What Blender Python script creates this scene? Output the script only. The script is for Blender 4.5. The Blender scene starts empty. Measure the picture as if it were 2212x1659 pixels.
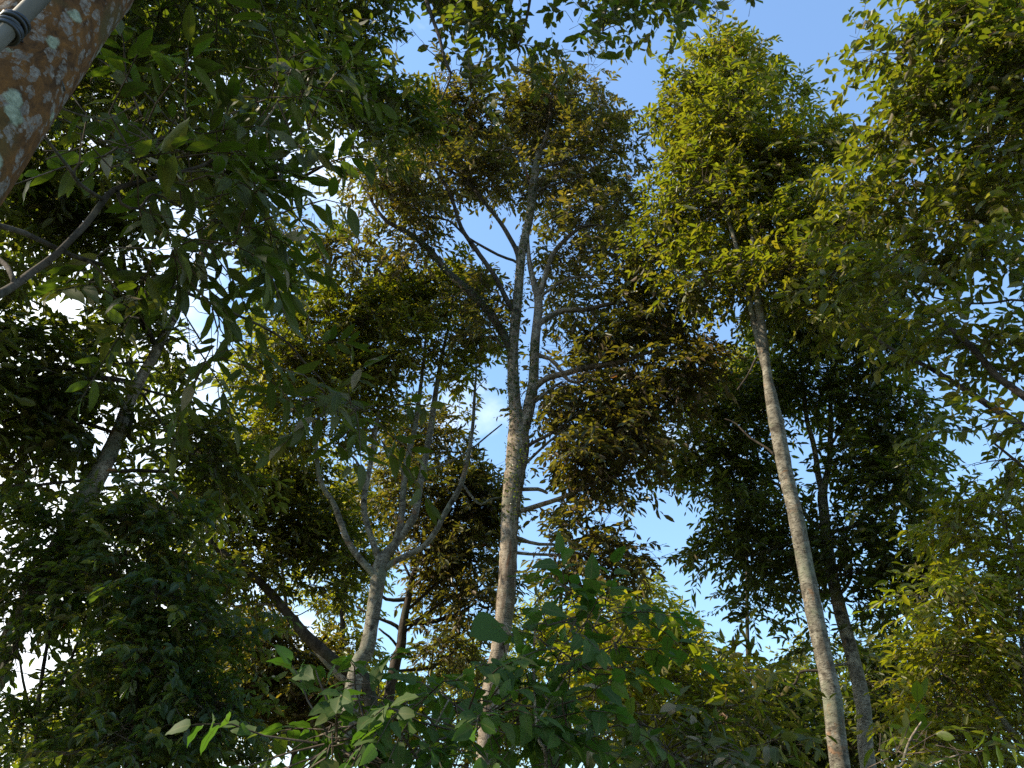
import bpy, math
import numpy as np
from math import radians, sin, cos, pi

scene = bpy.context.scene
C = scene.collection
rng = np.random.default_rng(11)

# ------------------------------------------------------------------ camera
FPX = 1660.0                      # focal length in the units of a 2212 x 1659 picture
PITCH, ROLL = radians(35.7), math.atan2(128, 2304)
CAM = np.array((0, 0, 1.6))
fwd = np.array((0, cos(PITCH), sin(PITCH)))
r0, u0 = np.array((1., 0, 0)), np.array((0, -sin(PITCH), cos(PITCH)))
RT = r0 * cos(ROLL) + u0 * sin(ROLL)
UP = u0 * cos(ROLL) - r0 * sin(ROLL)
cam_data = bpy.data.cameras.new('camera')
cam_data.sensor_width = 36
cam_data.lens = 36 * FPX / 2212
cam_data.clip_end = 2000
cam = bpy.data.objects.new('camera', cam_data)
C.objects.link(cam)
from mathutils import Matrix
cam.matrix_world = Matrix(((RT[0], UP[0], -fwd[0], CAM[0]), (RT[1], UP[1], -fwd[1], CAM[1]),
                           (RT[2], UP[2], -fwd[2], CAM[2]), (0, 0, 0, 1)))
scene.camera = cam


def P(px, py, D):
    """a point of the photograph (2212-wide picture) at horizontal distance D from the camera"""
    d = fwd + RT * (px - 1106) / FPX + UP * (829.5 - py) / FPX
    return CAM + d * (D / math.hypot(d[0], d[1]))


def depth(p):
    return float((p - CAM) @ fwd)


def project(pts):
    v = pts - CAM
    z = np.maximum(v @ fwd, 1e-3)
    return 1106 + FPX * (v @ RT) / z, 829.5 - FPX * (v @ UP) / z


def inside(poly, x, y):
    poly = np.asarray(poly, float)
    res = np.zeros(len(x), bool)
    j = len(poly) - 1
    for i in range(len(poly)):
        xi, yi = poly[i]
        xj, yj = poly[j]
        c = ((yi > y) != (yj > y)) & (x < (xj - xi) * (y - yi) / (yj - yi + 1e-9) + xi)
        res ^= c
        j = i
    return res


# ------------------------------------------------------------------ mesh building
def make_mesh(name, verts, tris=None, quads=None, mats=(), mat_t=None, mat_q=None, tone_t=None, tone_q=None, smooth=True, pt=None):
    me = bpy.data.meshes.new(name)
    verts = np.asarray(verts, np.float32).reshape(-1, 3)
    tris = np.zeros((0, 3), np.int32) if tris is None else np.asarray(tris, np.int32).reshape(-1, 3)
    quads = np.zeros((0, 4), np.int32) if quads is None else np.asarray(quads, np.int32).reshape(-1, 4)
    nt, nq = len(tris), len(quads)
    me.vertices.add(len(verts))
    me.vertices.foreach_set('co', verts.ravel())
    me.loops.add(nt * 3 + nq * 4)
    me.loops.foreach_set('vertex_index', np.concatenate([tris.ravel(), quads.ravel()]).astype(np.int32))
    me.polygons.add(nt + nq)
    starts = np.concatenate([np.arange(nt) * 3, nt * 3 + np.arange(nq) * 4]).astype(np.int32)
    me.polygons.foreach_set('loop_start', starts)
    me.polygons.foreach_set('loop_total', np.concatenate([np.full(nt, 3), np.full(nq, 4)]).astype(np.int32))
    for m in mats:
        me.materials.append(m)
    if mat_t is not None or mat_q is not None:
        a = np.zeros(nt, np.int32) if mat_t is None else np.asarray(mat_t, np.int32)
        b = np.zeros(nq, np.int32) if mat_q is None else np.asarray(mat_q, np.int32)
        me.polygons.foreach_set('material_index', np.concatenate([a, b]))
    if tone_t is not None or tone_q is not None:
        a = np.zeros(nt, np.float32) if tone_t is None else np.asarray(tone_t, np.float32)
        b = np.zeros(nq, np.float32) if tone_q is None else np.asarray(tone_q, np.float32)
        at = me.attributes.new('tone', 'FLOAT', 'FACE')
        at.data.foreach_set('value', np.concatenate([a, b]).astype(np.float32))
    if pt is not None:
        for nm, arr in pt.items():
            at = me.attributes.new(nm, 'FLOAT', 'POINT')
            at.data.foreach_set('value', np.asarray(arr, np.float32))
    me.polygons.foreach_set('use_smooth', np.full(nt + nq, smooth, bool))
    me.update(calc_edges=True)
    return me


def link(name, me, parent=None):
    o = bpy.data.objects.new(name, me)
    C.objects.link(o)
    if parent is not None:
        o.parent = parent
        o.matrix_parent_inverse = Matrix.Translation(-parent.location)
    return o


def thing(name, label, cat, loc, group=None):
    o = bpy.data.objects.new(name, None)
    C.objects.link(o)
    o.location = tuple(float(v) for v in loc)
    o.empty_display_size = 0.2
    o['label'], o['category'] = label, cat
    if group:
        o['group'] = group
    return o


def catmull(pts, step):
    pts = np.asarray(pts, float)
    if len(pts) == 2:
        n = max(2, int(np.linalg.norm(pts[1][:3] - pts[0][:3]) / step) + 1)
        t = np.linspace(0, 1, n)[:, None]
        return pts[0] * (1 - t) + pts[1] * t
    q = np.vstack([2 * pts[0] - pts[1], pts, 2 * pts[-1] - pts[-2]])
    out = []
    for i in range(1, len(q) - 2):
        a, b, c, d = q[i - 1], q[i], q[i + 1], q[i + 2]
        n = max(2, int(np.linalg.norm(c[:3] - b[:3]) / step) + 1)
        t = np.linspace(0, 1, n, endpoint=False)[:, None]
        out.append(.5 * (2 * b + (c - a) * t + (2 * a - 5 * b + 4 * c - d) * t ** 2 + (3 * b - a - 3 * c + d) * t ** 3))
    out.append(pts[-1][None])
    return np.vstack(out)


def tube(path, sides=10, rough=.06, cap=True):
    """path (n,4): x y z r, a bark covered stem with knots and swellings -> verts, tris, quads"""
    n = len(path)
    p, r = path[:, :3], np.maximum(path[:, 3], .002)
    t = np.gradient(p, axis=0)
    t /= np.linalg.norm(t, axis=1)[:, None] + 1e-9
    ref = np.array((.3, 1, .1)) if abs(t[0][2]) > .5 else np.array((0, 0, 1.))
    a = np.cross(t[0], ref)
    a /= np.linalg.norm(a)
    A = np.zeros((n, 3))
    for i in range(n):
        a = a - t[i] * (a @ t[i])
        a /= np.linalg.norm(a) + 1e-9
        A[i] = a
    B = np.cross(t, A)
    th = np.linspace(0, 2 * pi, sides, endpoint=False)
    s = np.cumsum(np.r_[0, np.linalg.norm(np.diff(p, axis=0), axis=1)])
    ph = rng.uniform(0, 6.28, 8)
    R = np.ones((n, sides))
    for k in range(1, 4):
        R += rough * .5 / k * np.sin(k * th[None] + ph[k] + 1.3 * np.sin(s[:, None] * (1.1 + k) + ph[k + 3]))
    R += rough * .35 * rng.standard_normal((n, sides)) * .6 + rough * .5 * rng.standard_normal((n, 1)) * .5
    R *= r[:, None]
    V = p[:, None] + R[..., None] * (np.cos(th)[None, :, None] * A[:, None] + np.sin(th)[None, :, None] * B[:, None])
    V = V.reshape(-1, 3)
    i = np.arange(n - 1)[:, None] * sides
    j = np.arange(sides)[None]
    k = (np.arange(sides)[None] + 1) % sides
    quads = np.stack([i + j, i + k, i + sides + k, i + sides + j], -1).reshape(-1, 4)
    tris = []
    if cap:
        V = np.vstack([V, p[-1] + t[-1] * r[-1] * .7, p[0]])
        b0 = (n - 1) * sides
        for q in range(sides):
            tris.append((b0 + q, b0 + (q + 1) % sides, n * sides))
            tris.append(((q + 1) % sides, q, n * sides + 1))
    return V, np.array(tris, np.int32).reshape(-1, 3), quads


def thin_sticks(paths, radii, sides=3):
    """paths (m,k,3), radii (m,k) many thin twigs at once -> verts, quads"""
    m, k, _ = paths.shape
    if m == 0:
        return np.zeros((0, 3)), np.zeros((0, 4), int)
    d = paths[:, -1] - paths[:, 0]
    d /= np.linalg.norm(d, axis=1)[:, None] + 1e-9
    ref = np.where(np.abs(d[:, 2:3]) > .8, np.array((1., 0, 0)), np.array((0, 0, 1.)))
    a = np.cross(d, ref)
    a /= np.linalg.norm(a, axis=1)[:, None] + 1e-9
    b = np.cross(d, a)
    th = np.linspace(0, 2 * pi, sides, endpoint=False)
    off = np.cos(th)[None, :, None] * a[:, None] + np.sin(th)[None, :, None] * b[:, None]
    V = paths[:, :, None] + radii[:, :, None, None] * off[:, None]
    base = np.arange(m)[:, None, None] * k * sides
    i = np.arange(k - 1)[None, :, None] * sides
    j = np.arange(sides)[None, None]
    jn = (j + 1) % sides
    Q = np.stack([base + i + j, base + i + jn, base + i + sides + jn, base + i + sides + j], -1)
    return V.reshape(-1, 3), Q.reshape(-1, 4)


def unit(v):
    return v / (np.linalg.norm(v, axis=-1, keepdims=True) + 1e-9)


def leaves_lo(p, a, n, L, W, tone):
    """elliptic leaves folded on the midrib, two quads each"""
    b = np.cross(n, a)
    L, W = L[:, None], W[:, None]
    f = n * W * .22
    tip = p + a * L - n * L * .12
    v = np.stack([p, p + a * L * .33 - b * W * .5 + f, p + a * L * .72 - b * W * .42 + f * .6, tip,
                  p + a * L * .72 + b * W * .42 + f * .6, p + a * L * .33 + b * W * .5 + f], 1)
    o = np.arange(len(p))[:, None] * 6
    q = np.stack([o + np.array([[0, 3, 4, 5]]), o + np.array([[0, 1, 2, 3]])], 1).reshape(-1, 4)
    return v.reshape(-1, 3), np.zeros((0, 3), int), q, np.zeros(0), np.repeat(tone, 2)


HI = {}            # midrib and lengthwise coordinate of the near leaves built last


def leaves_hi(p, a, n, L, W, tone, heart=False):
    """near leaves: petiole, curved blade with a raised midrib and wavy edge"""
    if heart:
        ts = np.array([.14, .2, .34, .52, .7, .86, .95])
        ws = np.array([.03, .40, .52, .50, .38, .2, .07])
    else:
        ts = np.array([.10, .16, .30, .50, .70, .86, .95])
        ws = np.array([.03, .22, .44, .50, .40, .2, .06])
    m = len(p)
    b = np.cross(n, a)
    curl = rng.uniform(.05, .38, m)[:, None]
    fold = rng.uniform(.10, .34, m)[:, None]
    ph = rng.uniform(0, 6.28, m)[:, None]
    rows = []
    Lc, Wc = L[:, None], W[:, None]
    for t, w in zip(ts, ws):
        c = p + a * Lc * t * (1 - .12 * curl * t) - n * Lc * curl * t * t
        wave = np.sin(t * 17 + ph) * .05 * Wc
        h1 = n * (fold * w * Wc + wave)
        h2 = n * (fold * w * Wc - wave)
        rows += [c - b * w * Wc + h1, c, c + b * w * Wc + h2]
    tip = p + a * Lc * (1 - .1 * curl) - n * Lc * curl * 1.05
    st = p + b * Wc * .012
    st2 = p - b * Wc * .012
    v = np.stack(rows + [tip, st, st2], 1)
    K = len(ts)
    nv = 3 * K + 3
    HI['mid'] = np.tile(np.r_[np.tile([0., 1., 0.], K), 1., 1., 1.], m)
    HI['along'] = np.tile(np.r_[np.repeat(ts, 3), 1., .1, .1], m)
    o = np.arange(m)[:, None] * nv
    qs, tr = [], []
    for i in range(K - 1):
        x = 3 * i
        qs.append([x, x + 1, x + 4, x + 3][::1])
        qs.append([x + 1, x + 2, x + 5, x + 4])
    qs.append([3 * K + 2, 3 * K + 1, 2, 0])
    e = 3 * (K - 1)
    tr.append([e, e + 1, 3 * K])
    tr.append([e + 1, e + 2, 3 * K])
    q = (o[:, None] + np.array(qs)[None]).reshape(-1, 4)
    t3 = (o[:, None] + np.array(tr)[None]).reshape(-1, 3)
    return v.reshape(-1, 3), t3, q, np.repeat(tone, 2), np.repeat(tone, len(qs))


# ------------------------------------------------------------------ materials
def nodes_of(name):
    m = bpy.data.materials.new(name)
    m.use_nodes = True
    nt = m.node_tree
    nt.nodes.clear()
    return m, nt, nt.nodes, nt.links


def ramp(nd, stops):
    r = nd.new('ShaderNodeValToRGB')
    el = r.color_ramp.elements
    el[0].position, el[0].color = stops[0][0], (*stops[0][1], 1)
    el[1].position, el[1].color = stops[-1][0], (*stops[-1][1], 1)
    for pos, col in stops[1:-1]:
        e = el.new(pos)
        e.color = (*col, 1)
    return r


def leaf_mat(name, top, under, trans, tw=.36, rough=.40, spec=.38, veins=False):
    """top / under / trans: colour stops over the per-leaf tone; the two sides of a leaf differ, as in life"""
    m, nt, nd, ln = nodes_of(name)
    out = nd.new('ShaderNodeOutputMaterial')
    at = nd.new('ShaderNodeAttribute')
    at.attribute_name = 'tone'
    geo = nd.new('ShaderNodeNewGeometry')
    top, under = ([(p, tuple(x * k for x in c)) for p, c in st] for st, k in ((top, .80), (under, .74)))
    rt, ru, rr = ramp(nd, top), ramp(nd, under), ramp(nd, trans)
    for r in (rt, ru, rr):
        ln.new(at.outputs['Fac'], r.inputs['Fac'])
    mix = nd.new('ShaderNodeMix')
    mix.data_type = 'RGBA'
    ln.new(geo.outputs['Backfacing'], mix.inputs['Factor'])
    ln.new(rt.outputs['Color'], mix.inputs[6])
    ln.new(ru.outputs['Color'], mix.inputs[7])
    colour, tcol = mix.outputs[2], rr.outputs['Color']
    if veins:
        am, al = nd.new('ShaderNodeAttribute'), nd.new('ShaderNodeAttribute')
        am.attribute_name, al.attribute_name = 'mid', 'along'

        def math_(op, a_, b_, clamp=False):
            n_ = nd.new('ShaderNodeMath')
            n_.operation, n_.use_clamp = op, clamp
            for i_, v_ in enumerate((a_, b_)):
                if v_ is None:
                    continue
                if isinstance(v_, (int, float)):
                    n_.inputs[i_].default_value = v_
                else:
                    ln.new(v_, n_.inputs[i_])
            return n_.outputs[0]
        rib = math_('MULTIPLY', math_('SUBTRACT', am.outputs['Fac'], .86), 9, True)
        ph = math_('ADD', math_('MULTIPLY', am.outputs['Fac'], 5.5), math_('MULTIPLY', al.outputs['Fac'], 34))
        sv = math_('MULTIPLY', math_('SUBTRACT', math_('ABSOLUTE', math_('SINE', ph, None), None), .90), 6, True)
        vf = math_('MAXIMUM', math_('MULTIPLY', rib, .55), math_('MULTIPLY', sv, .28))
        # blotches of age and dirt on the blade
        tcn, nzn = nd.new('ShaderNodeTexCoord'), nd.new('ShaderNodeTexNoise')
        nzn.inputs['Scale'].default_value = 38
        nzn.inputs['Detail'].default_value = 5
        ln.new(tcn.outputs['Object'], nzn.inputs['Vector'])
        bl = nd.new('ShaderNodeMapRange')
        bl.inputs['From Min'].default_value = .60
        bl.inputs['From Max'].default_value = .70
        bl.inputs['To Max'].default_value = .6
        ln.new(nzn.outputs['Fac'], bl.inputs['Value'])

        def tint(c_in, fac, c_to):
            x_ = nd.new('ShaderNodeMix')
            x_.data_type = 'RGBA'
            ln.new(fac, x_.inputs['Factor'])
            ln.new(c_in, x_.inputs[6])
            x_.inputs[7].default_value = (*c_to, 1)
            return x_.outputs[2]
        colour = tint(tint(colour, bl.outputs['Result'], (.055, .050, .016)), vf, (.13, .145, .045))
        tcol = tint(tint(tcol, bl.outputs['Result'], (.10, .12, .01)), math_('MULTIPLY', rib, .7), (.06, .09, .01))
    pr = nd.new('ShaderNodeBsdfPrincipled')
    ln.new(colour, pr.inputs['Base Color'])
    mr = nd.new('ShaderNodeMapRange')
    mr.inputs['To Min'].default_value = rough
    mr.inputs['To Max'].default_value = .6
    ln.new(geo.outputs['Backfacing'], mr.inputs['Value'])
    ln.new(mr.outputs['Result'], pr.inputs['Roughness'])
    pr.inputs['Specular IOR Level'].default_value = spec
    tr = nd.new('ShaderNodeBsdfTranslucent')
    ln.new(tcol, tr.inputs['Color'])
    ms = nd.new('ShaderNodeMixShader')
    ms.inputs['Fac'].default_value = tw
    ln.new(pr.outputs['BSDF'], ms.inputs[1])
    ln.new(tr.outputs['BSDF'], ms.inputs[2])
    ln.new(ms.outputs['Shader'], out.inputs['Surface'])
    return m


def bark_mat(name, dark, mid, pale, stretch=.25, scale=9, moss=None, rust=None, bump=.6, fleck=0.5):
    m, nt, nd, ln = nodes_of(name)
    out = nd.new('ShaderNodeOutputMaterial')
    tc = nd.new('ShaderNodeTexCoord')
    mp = nd.new('ShaderNodeMapping')
    mp.inputs['Scale'].default_value = (1, 1, stretch)
    ln.new(tc.outputs['Object'], mp.inputs['Vector'])

    def noise(sc, det, src, dist=0.):
        n = nd.new('ShaderNodeTexNoise')
        n.inputs['Scale'].default_value = sc
        n.inputs['Detail'].default_value = det
        n.inputs['Roughness'].default_value = .65
        n.inputs['Distortion'].default_value = dist
        ln.new(src, n.inputs['Vector'])
        return n
    n1 = noise(scale, 7, mp.outputs['Vector'], .6)
    r1 = ramp(nd, [(.30, dark), (.47, mid), (.62, pale)])
    ln.new(n1.outputs['Fac'], r1.inputs['Fac'])
    col = r1.outputs['Color']

    def over(col, fac_out, colour):
        mx = nd.new('ShaderNodeMix')
        mx.data_type = 'RGBA'
        ln.new(fac_out, mx.inputs['Factor'])
        ln.new(col, mx.inputs[6])
        mx.inputs[7].default_value = (*colour, 1)
        return mx.outputs[2]
    # dark horizontal flecks and cracks in the bark
    mp2 = nd.new('ShaderNodeMapping')
    mp2.inputs['Scale'].default_value = (1, 1, 3.2)
    ln.new(tc.outputs['Object'], mp2.inputs['Vector'])
    n2 = noise(scale * 1.35, 7, mp2.outputs['Vector'], 1.6)
    r2 = ramp(nd, [(.50 + .1 * (1 - fleck), (0, 0, 0)), (.68, (1, 1, 1))])
    ln.new(n2.outputs['Fac'], r2.inputs['Fac'])
    col = over(col, r2.outputs['Color'], tuple(c * .55 for c in dark))
    # old branch scars: dark knots here and there
    vk = nd.new('ShaderNodeTexVoronoi')
    vk.inputs['Scale'].default_value = 2.6
    nk = noise(9, 3, tc.outputs['Object'])
    ak = nd.new('ShaderNodeVectorMath')
    ak.operation = 'MULTIPLY_ADD'
    ln.new(nk.outputs['Color'], ak.inputs[0])
    ak.inputs[1].default_value = (.09, .09, .09)
    ln.new(tc.outputs['Object'], ak.inputs[2])
    ln.new(ak.outputs[0], vk.inputs['Vector'])
    rk = ramp(nd, [(.10, (.9, .9, .9)), (.20, (0, 0, 0))])
    ln.new(vk.outputs['Distance'], rk.inputs['Fac'])
    col = over(col, rk.outputs['Color'], tuple(c * .5 for c in dark))
    # pale crust lichen in broad patches
    n5 = noise(4.2, 7, tc.outputs['Object'], .8)
    r5 = ramp(nd, [(.56, (0, 0, 0)), (.63, (.75, .75, .75))])
    ln.new(n5.outputs['Fac'], r5.inputs['Fac'])
    col = over(col, r5.outputs['Color'], tuple(min(.42, c * 1.25) for c in pale))
    if moss:
        n3 = noise(2.2, 6, tc.outputs['Object'], .4)
        r3 = ramp(nd, [(.52, (0, 0, 0)), (.64, (.8, .8, .8))])
        ln.new(n3.outputs['Fac'], r3.inputs['Fac'])
        col = over(col, r3.outputs['Color'], moss)
    if rust:
        n4 = noise(3.1, 6, mp.outputs['Vector'], 1.0)
        r4 = ramp(nd, [(.60, (0, 0, 0)), (.68, (.85, .85, .85))])
        ln.new(n4.outputs['Fac'], r4.inputs['Fac'])
        col = over(col, r4.outputs['Color'], rust)
    pr = nd.new('ShaderNodeBsdfPrincipled')
    pr.inputs['Roughness'].default_value = .9
    pr.inputs['Specular IOR Level'].default_value = .2
    ln.new(col, pr.inputs['Base Color'])
    ad = nd.new('ShaderNodeMath')
    ad.operation = 'SUBTRACT'
    ln.new(n1.outputs['Fac'], ad.inputs[0])
    ln.new(r2.outputs['Color'], ad.inputs[1])
    bp = nd.new('ShaderNodeBump')
    bp.inputs['Strength'].default_value = bump
    bp.inputs['Distance'].default_value = .02
    ln.new(ad.outputs[0], bp.inputs['Height'])
    ln.new(bp.outputs['Normal'], pr.inputs['Normal'])
    ln.new(pr.outputs['BSDF'], out.inputs['Surface'])
    return m


def lichen_bark():
    m, nt, nd, ln = nodes_of('lichen_bark')
    out = nd.new('ShaderNodeOutputMaterial')
    tc = nd.new('ShaderNodeTexCoord')

    def mapped(s):
        mp = nd.new('ShaderNodeMapping')
        mp.inputs['Scale'].default_value = s
        ln.new(tc.outputs['Object'], mp.inputs['Vector'])
        return mp.outputs['Vector']

    def noise(sc, det, src, dist=0., rough=.6):
        n = nd.new('ShaderNodeTexNoise')
        n.inputs['Scale'].default_value = sc
        n.inputs['Detail'].default_value = det
        n.inputs['Roughness'].default_value = rough
        n.inputs['Distortion'].default_value = dist
        ln.new(src, n.inputs['Vector'])
        return n

    def over(col, fac, colour):
        mx = nd.new('ShaderNodeMix')
        mx.data_type = 'RGBA'
        ln.new(fac, mx.inputs['Factor'])
        ln.new(col, mx.inputs[6])
        if isinstance(colour, tuple):
            mx.inputs[7].default_value = (*colour, 1)
        else:
            ln.new(colour, mx.inputs[7])
        return mx.outputs[2]

    def warped(scale, amount, src, stretch):
        # object coordinates with a little turbulence, so that patches get lobed edges
        nz = noise(scale, 4, src, 0, .6)
        sb = nd.new('ShaderNodeVectorMath')
        sb.operation = 'SUBTRACT'
        ln.new(nz.outputs['Color'], sb.inputs[0])
        sb.inputs[1].default_value = (.5, .5, .5)
        sc = nd.new('ShaderNodeVectorMath')
        sc.operation = 'SCALE'
        ln.new(sb.outputs[0], sc.inputs[0])
        sc.inputs['Scale'].default_value = amount
        ad = nd.new('ShaderNodeVectorMath')
        ad.operation = 'ADD'
        ln.new(mapped(stretch), ad.inputs[0])
        ln.new(sc.outputs[0], ad.inputs[1])
        return ad.outputs[0]

    ob = tc.outputs['Object']
    n1 = noise(26, 8, mapped((1, 1, .6)), .8, .7)
    base = ramp(nd, [(.33, (.028, .016, .009)), (.48, (.105, .050, .018)), (.68, (.20, .088, .024))])
    ln.new(n1.outputs['Fac'], base.inputs['Fac'])
    col = base.outputs['Color']
    # olive algae
    n2 = noise(5, 6, ob, .5)
    r2 = ramp(nd, [(.47, (0, 0, 0)), (.60, (.85, .85, .85))])
    ln.new(n2.outputs['Fac'], r2.inputs['Fac'])
    col = over(col, r2.outputs['Color'], (.085, .062, .022))
    # pinkish grey crust lichen, elongated streaks
    v1 = nd.new('ShaderNodeTexVoronoi')
    v1.inputs['Scale'].default_value = 50
    v1.inputs['Randomness'].default_value = 1
    ln.new(warped(45, .03, ob, (1, 1, .5)), v1.inputs['Vector'])
    # only some cells carry a patch, each of its own size
    def patches(v, keep, size):
        sx = nd.new('ShaderNodeSeparateColor')
        ln.new(v.outputs['Color'], sx.inputs[0])
        th = nd.new('ShaderNodeMapRange')
        th.inputs['From Min'].default_value = 1 - keep
        th.inputs['From Max'].default_value = 1
        th.inputs['To Min'].default_value = size * .35
        th.inputs['To Max'].default_value = size
        ln.new(sx.outputs[0], th.inputs['Value'])
        gt = nd.new('ShaderNodeMath')
        gt.operation = 'GREATER_THAN'
        ln.new(sx.outputs[0], gt.inputs[0])
        gt.inputs[1].default_value = 1 - keep
        su = nd.new('ShaderNodeMath')
        su.operation = 'SUBTRACT'
        ln.new(th.outputs['Result'], su.inputs[0])
        ln.new(v.outputs['Distance'], su.inputs[1])
        ml = nd.new('ShaderNodeMath')
        ml.operation = 'MULTIPLY'
        ml.use_clamp = True
        ln.new(su.outputs[0], ml.inputs[0])
        ml.inputs[1].default_value = 9
        m2 = nd.new('ShaderNodeMath')
        m2.operation = 'MULTIPLY'
        m2.use_clamp = True
        ln.new(ml.outputs[0], m2.inputs[0])
        ln.new(gt.outputs[0], m2.inputs[1])
        return m2.outputs[0]
    p1 = patches(v1, .80, .74)
    nf = noise(70, 5, ob, 0, .7)
    g1 = ramp(nd, [(.35, (.12, .10, .085)), (.65, (.27, .24, .21))])
    ln.new(nf.outputs['Fac'], g1.inputs['Fac'])
    # break the crust up with fine gaps
    nb = noise(95, 4, ob, .4, .7)
    rb = ramp(nd, [(.36, (0, 0, 0)), (.56, (1, 1, 1))])
    ln.new(nb.outputs['Fac'], rb.inputs['Fac'])
    f1 = nd.new('ShaderNodeMath')
    f1.operation = 'MULTIPLY'
    ln.new(p1, f1.inputs[0])
    ln.new(rb.outputs['Color'], f1.inputs[1])
    col = over(col, f1.outputs[0], g1.outputs['Color'])
    # grey-green foliose rosettes
    v2 = nd.new('ShaderNodeTexVoronoi')
    v2.inputs['Scale'].default_value = 21
    ln.new(warped(34, .03, ob, (1, 1, .85)), v2.inputs['Vector'])
    p2 = patches(v2, .45, .56)
    g2 = ramp(nd, [(.35, (.13, .15, .10)), (.62, (.33, .36, .27))])
    ln.new(nf.outputs['Fac'], g2.inputs['Fac'])
    col = over(col, p2, g2.outputs['Color'])
    pr = nd.new('ShaderNodeBsdfPrincipled')
    pr.inputs['Roughness'].default_value = .92
    pr.inputs['Specular IOR Level'].default_value = .15
    ln.new(col, pr.inputs['Base Color'])
    hsum = nd.new('ShaderNodeMath')
    hsum.operation = 'MULTIPLY_ADD'
    ln.new(p2, hsum.inputs[0])
    hsum.inputs[1].default_value = .6
    ln.new(n1.outputs['Fac'], hsum.inputs[2])
    h2 = nd.new('ShaderNodeMath')
    h2.operation = 'MULTIPLY_ADD'
    ln.new(nf.outputs['Fac'], h2.inputs[0])
    h2.inputs[1].default_value = .5
    ln.new(hsum.outputs[0], h2.inputs[2])
    bp = nd.new('ShaderNodeBump')
    bp.inputs['Strength'].default_value = .7
    bp.inputs['Distance'].default_value = .006
    ln.new(h2.outputs[0], bp.inputs['Height'])
    ln.new(bp.outputs['Normal'], pr.inputs['Normal'])
    ln.new(pr.outputs['BSDF'], out.inputs['Surface'])
    return m


def plain_mat(name, c1, c2, scale=8, rough=.8, stretch=1, bump=.2):
    m, nt, nd, ln = nodes_of(name)
    out = nd.new('ShaderNodeOutputMaterial')
    tc = nd.new('ShaderNodeTexCoord')
    mp = nd.new('ShaderNodeMapping')
    mp.inputs['Scale'].default_value = (1, 1, stretch)
    ln.new(tc.outputs['Object'], mp.inputs['Vector'])
    n = nd.new('ShaderNodeTexNoise')
    n.inputs['Scale'].default_value = scale
    n.inputs['Detail'].default_value = 8
    ln.new(mp.outputs['Vector'], n.inputs['Vector'])
    r = ramp(nd, [(.35, c1), (.65, c2)])
    ln.new(n.outputs['Fac'], r.inputs['Fac'])
    pr = nd.new('ShaderNodeBsdfPrincipled')
    pr.inputs['Roughness'].default_value = rough
    ln.new(r.outputs['Color'], pr.inputs['Base Color'])
    bp = nd.new('ShaderNodeBump')
    bp.inputs['Strength'].default_value = bump
    bp.inputs['Distance'].default_value = .01
    ln.new(n.outputs['Fac'], bp.inputs['Height'])
    ln.new(bp.outputs['Normal'], pr.inputs['Normal'])
    ln.new(pr.outputs['BSDF'], out.inputs['Surface'])
    return m


# leaf palettes over the per-leaf tone: most are green, a few old leaves yellow or brown
OLD = [(.93, (.16, .13, .015)), (.97, (.20, .09, .02)), (1., (.14, .06, .02))]
M = {}
M['durian'] = leaf_mat('durian_leaf',
                       [(0, (.040, .052, .008)), (.5, (.062, .074, .010)), (.9, (.098, .098, .012))] + OLD,
                       [(0, (.090, .076, .026)), (.5, (.120, .092, .033)), (.9, (.155, .110, .045)), (1., (.24, .15, .08))],
                       [(0, (.20, .27, .010)), (.6, (.31, .33, .012)), (.93, (.40, .36, .02)), (1., (.42, .20, .03))])
M['durian_brown'] = leaf_mat('bronze_leaf',
                             [(0, (.032, .046, .010)), (.5, (.055, .066, .014)), (.9, (.085, .080, .018))] + OLD,
                             [(0, (.100, .066, .034)), (.5, (.140, .090, .048)), (.9, (.19, .125, .075)), (1., (.24, .15, .09))],
                             [(0, (.17, .18, .012)), (.6, (.24, .21, .014)), (.93, (.40, .30, .02)), (1., (.42, .17, .03))])
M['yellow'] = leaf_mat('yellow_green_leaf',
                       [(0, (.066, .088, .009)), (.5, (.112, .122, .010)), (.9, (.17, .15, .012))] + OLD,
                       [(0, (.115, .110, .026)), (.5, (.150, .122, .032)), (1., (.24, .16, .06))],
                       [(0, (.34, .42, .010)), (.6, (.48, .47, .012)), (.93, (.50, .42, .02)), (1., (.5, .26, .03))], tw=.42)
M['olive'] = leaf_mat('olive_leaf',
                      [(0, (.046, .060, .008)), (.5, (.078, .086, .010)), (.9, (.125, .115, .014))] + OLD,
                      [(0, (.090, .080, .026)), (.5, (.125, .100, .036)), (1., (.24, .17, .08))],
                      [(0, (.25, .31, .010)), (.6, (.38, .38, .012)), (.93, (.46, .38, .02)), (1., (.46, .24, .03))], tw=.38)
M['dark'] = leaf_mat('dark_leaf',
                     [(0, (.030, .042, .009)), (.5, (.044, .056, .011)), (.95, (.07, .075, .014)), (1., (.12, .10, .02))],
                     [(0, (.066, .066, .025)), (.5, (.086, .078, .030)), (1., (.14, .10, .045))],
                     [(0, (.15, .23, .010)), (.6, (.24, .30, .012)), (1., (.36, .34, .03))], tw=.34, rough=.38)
M['small'] = leaf_mat('small_glossy_leaf',
                      [(0, (.030, .060, .020)), (.5, (.044, .076, .024)), (.95, (.07, .095, .022)), (1., (.2, .10, .04))],
                      [(0, (.064, .100, .044)), (.6, (.084, .105, .046)), (1., (.18, .12, .06))],
                      [(0, (.16, .27, .015)), (.6, (.26, .33, .016)), (.96, (.4, .38, .03)), (1., (.5, .22, .05))], tw=.34, rough=.34)
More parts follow.
